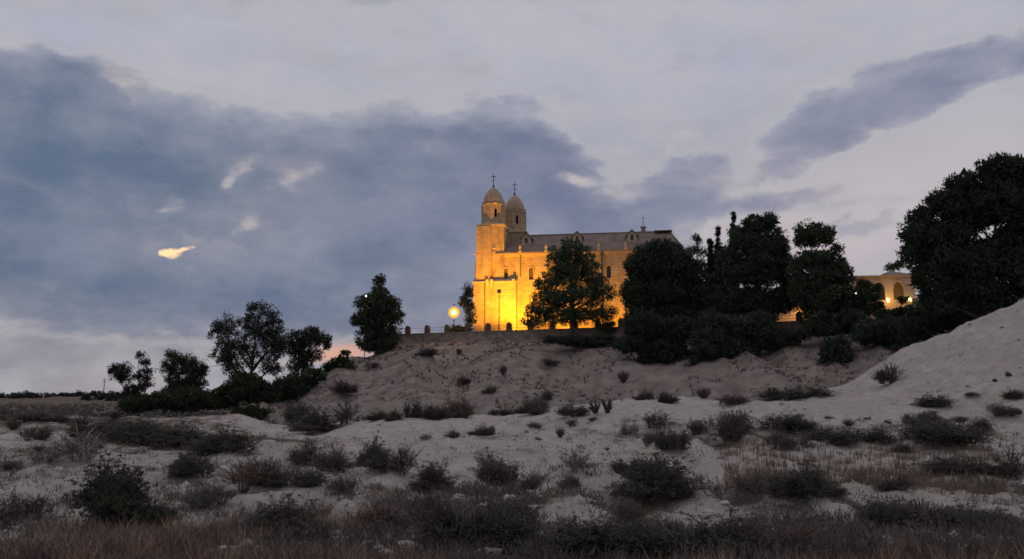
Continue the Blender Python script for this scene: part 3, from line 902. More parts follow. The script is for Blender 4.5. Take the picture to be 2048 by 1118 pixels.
# ------------------------------------------------------------------ second building on the right
b0 = P(1771, 640, 117)
house = tag(empty('annex_building', (b0.x, b0.y, TZ), R(-6)), 'ochre arcaded annex glowing between the pines on the right', 'building')
s_ = 117 / FPX
yb = P(1771, 640, 117).z - TZ
Wt = (640 - 553) * s_ + yb
main = plate('wall', [(-4.6, -.5), (4.2, -.5), (4.2, Wt), (-4.6, Wt)], [pointed_arch(1.5, 2.5, -.6, Wt - 3.2), pointed_arch(1.5, 2.5, 2.0, Wt - 3.2), pointed_arch(1.5, 2.5, -3.2, Wt - 3.2)], .5)
link('wall', main, M['render'], house)
MB().box(-4.597, 4.197, 2.2, 2.5, -.5, Wt).box(-4.597, -4.2, .503, 2.197, -.5, Wt).box(3.8, 4.197, .503, 2.197, -.5, Wt).build('inner_wall', M['render'], house)
for x_ in (-.6, 2.0, -3.2):
    link('arch_surround', plate('arch_surround', pointed_arch(1.9, 2.75, 0, -.0), [pointed_arch(1.5, 2.5)], .12), M['trim'], house, (x_, -.123, Wt - 3.2))
MB().box(-9.5, -4.603, .4, 8, -.5, Wt - .5).build('side_wall', M['render'], house)
MB().box(-9.8, -4.3, 0.1, 8.4, Wt - .497, Wt - .2).build('eaves', M['trim'], house)
MB().box(-4.9, 4.5, -.35, 8.4, Wt + .003, Wt + .22).build('eaves', M['trim'], house)
MB().add([(-.5, -.4, Wt + .223), (4.6, -.4, Wt + .223), (4.6, 8.4, Wt + .223), (-.5, 8.4, Wt + .223), (2.05, 3.5, Wt + 1.35)], [(0, 1, 4), (1, 2, 4), (2, 3, 4), (3, 0, 4), (3, 2, 1, 0)]).build('roof', M['roof'], house)
MB().add([(-10, -.1, Wt - .197), (-4.303, -.1, Wt - .197), (-4.303, 8.4, Wt - .197), (-10, 8.4, Wt - .197), (-10, 4, Wt + .4), (-4.303, 4, Wt + .4)], [(0, 1, 5, 4), (2, 3, 4, 5), (0, 4, 3), (1, 2, 5), (3, 2, 1, 0)]).build('roof', M['roof'], house)
MB().box(3.0, 5.6, -2.2, -.13, -.5, 1.9).build('porch', M['trim'], house)
M['wall_lamp'] = glow_mat('wall_lamp_glass', (1.0, 0.60, 0.16), 7.0)
for x_ in (.35, 3.25):
    MB().lathe([(.09, Wt - 3.55), (.17, Wt - 3.5), (.19, Wt - 3.1), (.06, Wt - 3.0)], 8, (x_, -.42)).build('wall_lamp', M['wall_lamp'], house)
L = bpy.data.lights.new('wall_lamp_light', 'POINT'); L.energy, L.color, L.shadow_soft_size = 190, (1.0, .50, .12), .3
lo = bpy.data.objects.new('wall_lamp_light', L); col.objects.link(lo); lo.parent = house; lo.location = (.6, -1.9, Wt - 3.2)

# low wing further left, glimpsed through the trees
w0 = P(1590, 650, 120)
wing = tag(empty('low_wing', (w0.x, w0.y, TZ), R(-7)), 'low orange-lit wing glimpsed beneath the crowns of the dark pines', 'building')
MB().box(-8, 8, 0, 6, -.5, 5.2).build('wall', M['render'], wing)
MB().add([(-8.4, -.4, 5.203), (8.4, -.4, 5.203), (8.4, 6.4, 5.203), (-8.4, 6.4, 5.203), (-8.4, 3, 6.9), (8.4, 3, 6.9)], [(0, 1, 5, 4), (2, 3, 4, 5), (0, 4, 3), (1, 2, 5), (3, 2, 1, 0)]).build('roof', M['roof'], wing)
L = bpy.data.lights.new('wing_lamp_light', 'POINT'); L.energy, L.color, L.shadow_soft_size = 330, (1.0, .42, .10), .2
lo = bpy.data.objects.new('wing_lamp_light', L); col.objects.link(lo); lo.parent = wing; lo.location = (.5, -3.0, 2.7)
MB().lathe([(.08, 2.55), (.16, 2.6), (.18, 2.95), (.05, 3.05)], 8, (.5, -.25)).build('wall_lamp', M['wall_lamp'], wing)

# two small white lamps twinkling through the trees
M['white_lamp'] = glow_mat('white_lamp_glass', (1.0, 0.97, 0.9), 3.0)
for (px_, py_, Y_, lab) in ((732, 592, 117.0, 'small white lamp on a pole twinkling in the lone pine'), (1712, 586, 99.0, 'small white lamp on a pole twinkling before the annex trees')):
    q_ = P(px_, py_, Y_); gz_ = H(q_.x, q_.y)
    t = tag(empty('pole_lamp', (q_.x, q_.y, gz_)), lab, 'street lamp', 'small white pole lamps')
    hh = q_.z - gz_
    MB().lathe([(.06, -.2), (.04, hh - .12)], 6).build('pole', M['iron'], t)
    MB().lathe([(.05, hh - .12), (.10, hh - .05), (.10, hh + .06), (.04, hh + .13)], 8).build('lamp_glass', M['white_lamp'], t)

# ------------------------------------------------------------------ trees


def leaves(centres, radii, per, size, droop=0.0, aspect=0.32, out=0.7, seed=0, flat=0.85):
    """loose leaf triangles filling clumps: returns (n,3,3)"""
    g_ = np.random.default_rng(seed)
    C_ = np.repeat(centres, per, 0); Rr = np.repeat(radii, per)
    nT = len(C_)
    dv_ = g_.normal(size=(nT, 3)); dv_ /= np.linalg.norm(dv_, axis=1)[:, None]
    rad = Rr * g_.random(nT) ** 0.45
    off = dv_ * rad[:, None]; off[:, 2] *= flat
    p = C_ + off
    rd = g_.normal(size=(nT, 3)); rd /= np.linalg.norm(rd, axis=1)[:, None]
    d = dv_ * out + rd * (1 - out * .6); d[:, 2] += 0.25 - droop
    d /= np.linalg.norm(d, axis=1)[:, None]
    s = np.cross(d, g_.normal(size=(nT, 3))); s /= np.linalg.norm(s, axis=1)[:, None]
    L_ = size * (0.6 + 0.8 * g_.random(nT)); w = L_ * aspect
    return np.stack([p - s * w[:, None], p + s * w[:, None], p + d * L_[:, None]], 1)


def build_tree(name, label, cat, base, lobes, Y, style, seed, group=None, dens=1.0, trunk_r=0.28, lean=0.0, leafm=None, spread=0.85, core=0.0):
    """lobes are crown masses in photograph pixels (px, py, rx, ry) at distance Y; the trunk stands on the ground at base px"""
    g_ = np.random.default_rng(seed)
    s_ = Y / FPX
    bx = P(base, 700, Y).x
    root = Vector((bx, Y, H(bx, Y) - .15))
    t = tag(empty(name, root), label, cat, group)
    cs, rs, hubs, cores = [], [], [], []
    pr = dict(pine=(0.62, 46, .24, 0.0, .30), gum=(0.46, 30, .24, .75, .24), cypress=(0.36, 46, .20, -.5, .26), bush=(0.50, 44, .22, 0.05, .34))[style]
    for (px, py, rx, ry) in lobes:
        c_ = P(px, py, Y); rx, ry = rx * s_, ry * s_
        if style == 'gum': rx, ry = rx * 1.22, ry * 1.25
        elif style == 'pine': rx, ry = rx * 1.10, ry * 1.10
        rz = min(rx, 0.5 * (rx + ry)) * spread
        c_ = np.array((c_.x, c_.y + g_.uniform(-.35, .35) * rz, c_.z))
        cl = pr[0] * (0.65 + 0.35 * min(1, min(rx, ry) / 1.6))
        vol = rx * ry * rz
        nC = int(max(7, dens * 2.0 * vol / cl ** 3 * (0.32 if style == 'gum' else 0.55) + dens * 6 * (rx * ry) / cl ** 2 * .35))
        nC = min(nC, 620)
        dv_ = g_.normal(size=(nC, 3)); dv_ /= np.linalg.norm(dv_, axis=1)[:, None]
        rad = g_.random(nC) ** 0.42
        q_ = c_ + dv_ * rad[:, None] * np.array((rx - cl * .45, rz, max(.1, ry - cl * .45)))
        cs.append(q_); rs.append(cl * (0.55 + 0.75 * g_.random(nC)))
        hubs.append((c_, rx, ry))
        nK = int(core * vol) if core else 0
        if nK:
            kd = g_.normal(size=(nK, 3)); kd /= np.linalg.norm(kd, axis=1)[:, None]
            kc = c_ + kd * (g_.random(nK) ** .4)[:, None] * np.array((rx, rz, ry)) * .80
            cores.append(kc)
    cs = np.vstack(cs); rs = np.concatenate(rs)
    tri_ = leaves(cs, rs, pr[1], pr[2], pr[3], pr[4], seed=seed + 1, out=.75 if style != 'gum' else .35, flat=1.1 if style == 'gum' else .8)
    if cores:
        kc = np.vstack(cores)
        tri_ = np.vstack([tri_, leaves(kc, np.full(len(kc), .15), 1, .55, 0, .42, .4, seed=seed + 2)])
    tri_ = tri_ - np.array(root)
    link('crown', mesh_tris('crown', tri_), leafm or M[{'pine': 'pine', 'gum': 'gum', 'cypress': 'cypress', 'bush': 'hedge'}[style]], t)
    # trunk and limbs
    tops = max(hubs, key=lambda h_: h_[0][2])
    top = Vector(tops[0]) - root
    tm = MB()
    k = 7
    path = []
    for i in range(k):
        f = i / (k - 1)
        path.append(Vector((top.x * f ** 1.5 + lean * math.sin(f * 3.0), top.y * f, top.z * f * .97)))
    path = [p_ + Vector((g_.normal() * .09, g_.normal() * .09, 0)) * (1 if 0 < i < k - 1 else 0) for i, p_ in enumerate(path)]
    tm.tube(path, [trunk_r * (1.25 if i == 0 else 1) * (1 - .88 * i / (k - 1)) for i in range(k)], 8)
    for (c_, rx, ry) in hubs:
        e_ = Vector(c_) - root
        f = min(.8, max(.12 if style == 'gum' else .34, (e_.z - 1.2 * math.hypot(e_.x - top.x * .5, e_.y)) / max(top.z, .1)))
        i0 = f * (k - 1); ia = int(i0); st = path[ia].lerp(path[min(ia + 1, k - 1)], i0 - ia)
        mid = st.lerp(e_, .5) + Vector((g_.normal() * .15, g_.normal() * .15, g_.uniform(.0, .3)))
        r0 = trunk_r * (1 - .85 * f) * .62
        tm.tube([st, mid, e_], [r0, r0 * .7, r0 * .3], 6)
        for _ in range(5 if style == 'gum' else 3):
            z_ = e_ + Vector((g_.normal() * rx * .5, g_.normal() * rx * .4, g_.normal() * ry * .5))
            s2_ = mid.lerp(e_, g_.uniform(.2, .9))
            tm.tube([s2_, s2_.lerp(z_, .5) + Vector((0, 0, .1)), z_], [r0 * .35, r0 * .22, r0 * .08], 4)
    tm.build('trunk', M['euc_bark'] if style == 'gum' else M['bark'], t, smooth=True)
    return t


TREES = [
    # left of the hill
    ('gum_tree', 'tallest gum tree with open drooping crown left of the hill', 'tree', 500,
     [(520, 622, 26, 20), (548, 648, 22, 26), (500, 655, 26, 26), (528, 668, 20, 22), (455, 652, 24, 20), (431, 662, 13, 18), (470, 690, 34, 24), (540, 700, 26, 30), (445, 712, 26, 18), (500, 712, 22, 22), (560, 682, 16, 26), (462, 735, 22, 18), (545, 735, 22, 14)], 104, 'gum', 11, .95, .30),
    ('gum_tree', 'gum tree leaning right against the peach patch of sky', 'tree', 612,
     [(612, 676, 32, 18), (640, 676, 22, 14), (585, 690, 22, 20), (612, 706, 30, 18), (600, 730, 24, 18), (655, 690, 9, 9), (625, 660, 14, 8)], 106, 'gum', 12, 1.3, .26),
    ('gum_tree', 'bushy gum tree between the tallest gum and the sparse one', 'tree', 372,
     [(362, 726, 26, 18), (345, 710, 13, 9), (388, 738, 24, 18), (360, 755, 26, 20), (392, 765, 22, 20), (372, 785, 36, 18), (338, 735, 16, 14), (405, 742, 12, 12), (350, 775, 24, 16)], 108, 'gum', 13, 1.3, .20),
    ('gum_tree', 'sparse wispy gum tree leftmost in the row', 'tree', 282,
     [(277, 709, 11, 6), (292, 724, 12, 9), (246, 738, 22, 12), (224, 738, 11, 9), (252, 756, 16, 10), (297, 742, 11, 9), (292, 768, 16, 15), (268, 775, 18, 11), (238, 752, 16, 10), (285, 750, 14, 10), (262, 790, 22, 12)], 108, 'gum', 14, 1.0, .14),
    ('wild_olive', 'small ragged tree on the hill flank below the lone pine', 'tree', 683,
     [(682, 722, 22, 12), (660, 735, 20, 14), (690, 708, 12, 7), (700, 735, 16, 14)], 112, 'bush', 15, .8, .10),
    ('hedge_bush', 'broad dark bush under the tallest gum tree', 'bush', 492, [(490, 782, 56, 32), (450, 796, 36, 26), (525, 790, 40, 28), (490, 760, 34, 18)], 98, 'bush', 16, 1.0, .1),
    ('hedge_bush', 'dark green bush filling the dip at the hill foot', 'bush', 590, [(590, 768, 44, 24), (560, 785, 34, 26), (625, 752, 30, 16), (600, 785, 26, 16)], 101, 'bush', 17, 1.0, .1),
    ('hedge_bush', 'low dark bush under the bushy gum tree', 'bush', 378, [(378, 800, 50, 26), (345, 806, 34, 20), (410, 800, 34, 24)], 99, 'bush', 18, 1.0, .1),
    ('hedge_bush', 'low round bush under the sparse gum tree', 'bush', 268, [(268, 810, 36, 18), (300, 806, 26, 20), (320, 800, 24, 18)], 96, 'bush', 19, 1.0, .08),
    ('hedge_bush', 'green bush where the slope meets the pale strip', 'bush', 515, [(512, 826, 34, 18), (480, 828, 26, 16)], 88, 'bush', 20, 1.0, .08),
    # terrace
    ('pine_tree', 'lone conical pine on the left end of the terrace', 'tree', 757,
     [(758, 563, 13, 18), (757, 590, 26, 22), (740, 612, 30, 24), (777, 612, 27, 24), (752, 636, 44, 24), (792, 634, 22, 20), (718, 640, 20, 16), (757, 664, 46, 22), (735, 684, 30, 16), (775, 684, 28, 14), (752, 698, 30, 12)], 120.5, 'pine', 21, 1.0, .26),
    ('young_tree', 'thin small tree between the burning lamp and tower', 'tree', 934,
     [(936, 585, 12, 18), (928, 604, 12, 10), (940, 615, 12, 14), (942, 640, 12, 14)], 126, 'gum', 22, 1.2, .08),
    ('terrace_bush', 'rounded bush glowing yellow beneath the burning lamp', 'bush', 914, [(914, 663, 17, 16), (932, 662, 14, 12)], 125.2, 'bush', 23, 1.0, .06),
    ('pine_tree', 'broad pine in front of the lit nave', 'tree', 1142,
     [(1142, 503, 42, 24), (1120, 525, 30, 26), (1170, 528, 34, 24), (1140, 552, 44, 26), (1095, 566, 30, 22), (1190, 560, 26, 22), (1100, 600, 44, 24), (1155, 592, 46, 26), (1205, 588, 28, 22), (1078, 622, 34, 16), (1135, 632, 50, 20), (1195, 625, 36, 22), (1068, 645, 26, 12), (1215, 655, 22, 14)], 112.5, 'pine', 24, .85, .34),
    ('pine_tree', 'rounded dark pine hiding the right end of the nave', 'tree', 1325,
     [(1318, 503, 46, 24), (1285, 535, 38, 36), (1345, 530, 50, 36), (1275, 585, 34, 40), (1330, 580, 56, 44), (1385, 570, 30, 50), (1285, 640, 40, 36), (1345, 640, 60, 40), (1395, 640, 34, 44)], 106, 'pine', 25, 1.15, .36),
    ('loose_tree', 'loose airy tree rising between rounded pine and cypresses', 'tree', 1398,
     [(1394, 480, 10, 12), (1388, 500, 14, 10), (1404, 505, 12, 12), (1398, 528, 18, 10), (1412, 545, 14, 14)], 112, 'gum', 26, .9, .12),
    ('cypress', 'shortest narrow cypress behind the dark pines', 'tree', 1421, [(1421, 492, 6, 18), (1421, 530, 9, 30), (1421, 580, 10, 40)], 110, 'cypress', 27, 1.4, .12),
    ('cypress', 'middle-sized narrow cypress behind the dark pines', 'tree', 1436, [(1436, 466, 5, 16), (1436, 500, 8, 26), (1437, 545, 11, 34), (1437, 600, 12, 40)], 110, 'cypress', 28, 1.4, .14),
    ('cypress', 'tallest narrow cypress poking above the dark pines', 'tree', 1467, [(1467, 434, 4.5, 14), (1466, 462, 7, 20), (1466, 500, 10, 30), (1466, 560, 12, 50)], 109, 'cypress', 29, 1.4, .16),
    ('pine_tree', 'tall dark pine with twin top right of the cypresses', 'tree', 1515,
     [(1512, 450, 30, 22), (1538, 450, 20, 24), (1492, 482, 38, 30), (1548, 490, 30, 32), (1520, 495, 40, 26), (1455, 520, 24, 30), (1465, 540, 36, 40), (1520, 535, 48, 44), (1565, 535, 22, 44), (1450, 605, 36, 44), (1510, 612, 60, 44), (1480, 655, 60, 26), (1430, 590, 26, 50), (1575, 590, 26, 40), (1478, 470, 16, 18)], 104, 'pine', 30, 1.1, .34),
    ('pine_tree', 'pine with a detached ball-shaped top right of the twin-topped pine', 'tree', 1635,
     [(1625, 468, 36, 26), (1658, 474, 20, 22), (1600, 478, 13, 20), (1672, 500, 14, 14), (1640, 520, 46, 20), (1682, 528, 16, 14), (1670, 556, 40, 32), (1620, 560, 30, 34), (1655, 600, 56, 34), (1700, 602, 34, 30), (1640, 625, 40, 26), (1592, 545, 20, 34), (1610, 520, 22, 18), (1600, 590, 24, 30)], 100, 'pine', 31, .95, .30),
    ('scrub_oak', 'small scrubby tree screening the left of the annex', 'tree', 1745, [(1738, 592, 22, 18), (1752, 580, 12, 12), (1735, 618, 26, 16), (1762, 610, 12, 10), (1728, 570, 16, 14), (1765, 628, 22, 12)], 98, 'bush', 32, .8, .10),
    ('scrub_oak', 'small dark tree beside the porch of the annex', 'tree', 1800, [(1806, 625, 18, 14), (1785, 628, 20, 12), (1808, 600, 10, 10)], 96, 'bush', 33, .9, .10),
    ('pine_tree', 'tuft-headed pine peeping over the annex roof', 'tree', 1790, [(1782, 535, 16, 9), (1800, 528, 12, 10)], 130, 'pine', 34, 1.0, .16),
    ('pine_tree', 'huge domed pine filling the right edge', 'tree', 1965,
     [(2000, 342, 58, 32), (2060, 355, 60, 40), (1940, 372, 50, 32), (1890, 410, 44, 32), (1985, 410, 70, 50), (1848, 432, 32, 26), (1830, 470, 34, 28), (1905, 470, 60, 40), (2060, 450, 60, 60), (1825, 508, 26, 26), (1880, 520, 54, 40), (1970, 520, 70, 50), (2050, 550, 70, 60), (1850, 560, 34, 32), (1930, 580, 60, 40), (1870, 605, 40, 30), (1990, 610, 60, 40), (1860, 470, 34, 30), (1940, 430, 50, 40), (2030, 490, 50, 50), (1930, 530, 50, 40), (1960, 590, 60, 40), (2040, 400, 60, 50)], 74, 'pine', 35, 1.05, .42),
    ('pine_tree', 'dark pine behind the right-hand mound under the huge pine', 'tree', 1885, [(1880, 610, 40, 30), (1860, 645, 44, 30), (1920, 640, 44, 30), (1830, 665, 34, 26)], 82, 'pine', 36, 1.1, .24),
    # slope scrub below the pines
    ('slope_bush', 'tall rounded bush standing on the slope before the dark mass', 'bush', 1678, [(1675, 705, 36, 36), (1682, 740, 40, 32), (1660, 735, 26, 30)], 90, 'bush', 37, 1.1, .12),
    ('slope_bush', 'wide dark thicket between the slope bush and right mound', 'bush', 1780, [(1775, 665, 46, 34), (1800, 700, 40, 34), (1735, 665, 34, 30), (1760, 720, 30, 22)], 90, 'bush', 38, 1.1, .12),
    ('slope_bush', 'dark thicket under the broad pine along the parapet', 'bush', 1180, [(1150, 682, 44, 12), (1205, 685, 44, 16), (1110, 680, 26, 8)], 108, 'bush', 39, 1.0, .08),
    ('slope_bush', 'black thicket spilling downhill under the rounded pine', 'bush', 1300, [(1290, 655, 46, 34), (1352, 662, 46, 34), (1270, 690, 48, 22), (1325, 700, 56, 30), (1370, 722, 48, 28), (1300, 722, 36, 16), (1345, 738, 34, 16)], 98, 'bush', 40, 1.1, .1),
    ('slope_bush', 'black thicket spilling downhill under the cypresses', 'bush', 1440, [(1430, 650, 46, 34), (1478, 655, 36, 28), (1415, 685, 44, 34), (1460, 695, 50, 30), (1400, 735, 34, 24), (1430, 718, 40, 20)], 95, 'bush', 41, 1.1, .1),
    ('slope_bush', 'black thicket under the twin-topped pine', 'bush', 1540, [(1520, 645, 34, 26), (1530, 672, 46, 24), (1580, 672, 40, 16), (1500, 692, 40, 20), (1545, 690, 30, 12)], 96, 'bush', 42, 1.1, .1),
    ('slope_bush', 'black thicket on the terrace between rounded and twin-topped pines', 'bush', 1425, [(1420, 600, 30, 44), (1415, 650, 40, 30), (1450, 640, 34, 30)], 107, 'bush', 44, 1.1, .1),
    ('slope_bush', 'black thicket on the terrace right of the lit wing', 'bush', 1650, [(1655, 640, 34, 22), (1700, 630, 34, 26), (1630, 600, 26, 26)], 103, 'bush', 45, 1.1, .1),
    ('slope_bush', 'dark bush closing the slope under the huge pine', 'bush', 1870, [(1850, 640, 50, 40), (1900, 610, 50, 44), (1960, 600, 60, 40)], 78, 'bush', 46, 1.1, .1),
    ('slope_bush', 'dark thicket below the ball-topped pine', 'bush', 1650, [(1645, 645, 36, 24), (1640, 660, 42, 16), (1700, 645, 42, 26)], 95, 'bush', 43, 1.1, .1),
]
for (nm, lab, cat, bpx, lobes, Y, st, sd, dn, tr) in TREES:
    lm = M['pine_dark'] if (st == 'pine' and sd in (25, 30, 35, 36)) else (M['pine_dark'] if nm == 'slope_bush' else None)
    cr = {21: 14, 24: 9, 31: 40, 34: 20}.get(sd, 0 if st in ('gum', 'cypress') else 45)
    build_tree(nm, lab, cat, bpx, lobes, Y, st, sd, dens=dn * (1.0 if st == 'gum' else 1.0), trunk_r=tr, leafm=lm, core=cr,
               group={'gum_tree': 'gum trees left of the hill', 'pine_tree': 'pines round the church', 'cypress': 'cypresses behind the pines', 'hedge_bush': 'bushes under the gum trees', 'slope_bush': 'thickets on the slope', 'scrub_oak': 'small trees before the annex'}.get(nm))

# ------------------------------------------------------------------ shrubs of the badland


def stems_mesh(seed, nst, spreadv, upright, wid=0.012, forks=3):
    g_ = np.random.default_rng(seed)
    T = []
    tips = []
    for i in range(nst):
        a_ = g_.uniform(0, 2 * math.pi); r_ = g_.random() ** .6 * spreadv
        tip = np.array((math.cos(a_) * r_ * .5, math.sin(a_) * r_ * .5, (0.45 + .55 * g_.random()) * (1 - upright * (r_ / spreadv) ** 2 * .6)))
        st = np.array((math.cos(a_) * .05, math.sin(a_) * .05, -.04))
        mid = st * .5 + tip * .5 + np.array((math.cos(a_), math.sin(a_), .3)) * .05 * g_.normal() + np.array((0, 0, .06))
        segs = [(st, mid), (mid, tip)]
        for f in range(forks):
            b0_ = mid + (tip - mid) * g_.random()
            segs.append((b0_, b0_ + (tip - mid) * .5 + g_.normal(size=3) * .10))
        for (p_, q_) in segs:
            w_ = np.cross(q_ - p_, g_.normal(size=3)); w_ = w_ / (np.linalg.norm(w_) + 1e-6) * wid
            T.append((p_ - w_, p_ + w_, q_ + w_ * .5)); T.append((p_ - w_, q_ + w_ * .5, q_ - w_ * .5))
            tips.append(q_)
    return np.array(T), np.array(tips)


SHR = {}
# kind: sub-mounds, stems, forks, leaves per tip, leaf size, clump radius, droop, uprightness
for kind, (nm_, nst, fk, per, lsz, crad, drp, upr) in dict(twig=(4, 190, 5, 5, .030, .035, -.3, .55), cushion=(5, 120, 4, 15, .036, .060, -.2, .9),
                                                           broom=(4, 300, 5, 10, .040, .040, -1.2, .45), woody=(5, 60, 7, 6, .034, .042, -.2, .6), tussock=(1, 420, 0, 0, 0, 0, 0, .35), spike=(1, 30, 0, 0, 0, 0, 0, .2)).items():
    SHR[kind] = []
    for v in range(5):
        sd = 100 + v + 10 * len(SHR)
        g_ = np.random.default_rng(sd)
        T_, tips = [], []
        cen = [(g_.uniform(-.46, .46), g_.uniform(-.40, .40), g_.uniform(.35, 1.0), g_.uniform(.40, .75)) for _ in range(nm_)] if nm_ > 1 else [(0, 0, 1, .8)]
        if nm_ > 1:
            cen[0] = (g_.uniform(-.1, .1), g_.uniform(-.1, .1), 1.0, .8)
        for (mx_, my_, mh_, ms_) in cen:
            a, b_ = stems_mesh(sd + int(abs(mx_) * 1000), nst // nm_, ms_, upr, {'spike': .05, 'woody': .012, 'tussock': .006}.get(kind, .0075), fk)
            off = np.array((mx_, my_, 0)); sc3 = np.array((1, 1, mh_))
            T_.append(a * sc3 + off); tips.append(b_ * sc3 + off)
        T_ = np.vstack(T_); tips = np.vstack(tips)
        sme = mesh_tris('stems', T_); sme.materials.append(None)
        lme = None
        if per:
            keep = tips[g_.random(len(tips)) < .85]
            keep = keep[keep[:, 2] > .04]
            if kind == 'cushion':
                ex_ = g_.normal(size=(420, 3)); ex_ /= np.linalg.norm(ex_, axis=1)[:, None]; ex_[:, 2] = np.abs(ex_[:, 2])
                ci = np.array(cen)[g_.integers(0, nm_, 420)]
                ex_ = ex_ * np.stack([ci[:, 3] * .45, ci[:, 3] * .45, ci[:, 2] * .66], 1) * (.4 + .6 * g_.random((420, 1)) ** .5) + np.stack([ci[:, 0], ci[:, 1], 0 * ci[:, 0]], 1)
                keep = np.vstack([keep, ex_])
            lme = mesh_tris('foliage', leaves(keep, crad * (.5 + g_.random(len(keep))), per, lsz, drp, .28, .45, sd)); lme.materials.append(None)
        SHR[kind].append((sme, lme))


def slot(o, m):
    o.material_slots[0].link = 'OBJECT'; o.material_slots[0].material = m
    return o


shr_count = [0]


def shrub(px, py, wpx, hpx, kind, leaf, stem, name, label, group=None, Yforce=None):
    if Yforce:
        x_ = P(px, py, Yforce).x; p = Vector((x_, Yforce, H(x_, Yforce)))
    else:
        p = hit(px, py)
    s_ = p.y / FPX
    i = shr_count[0]; shr_count[0] += 1
    if kind == 'twig' and i % 2 == 0: kind = 'woody'
    if name in ('swell_tuft', 'mound_tuft', 'slope_tuft', 'plain_shrub') and i % 3 == 1: kind = 'tussock'
    sme, lme = SHR[kind][i % 5]
    t = empty(name, (p.x, p.y + .2 * wpx * s_, H(p.x, p.y + .2 * wpx * s_) - .02), (i * 2.39996) % 6.283)
    t.scale = (wpx * s_ * 1.05, wpx * s_ * (.9 + .3 * ((i * 7) % 5) / 5), hpx * s_ * (.85 + .25 * ((i * 3) % 7) / 7))
    tag(t, label, 'shrub', group)
    slot(link('stems', sme, None, t), M[stem])
    if lme:
        slot(link('foliage', lme, None, t), M[leaf])
    return t


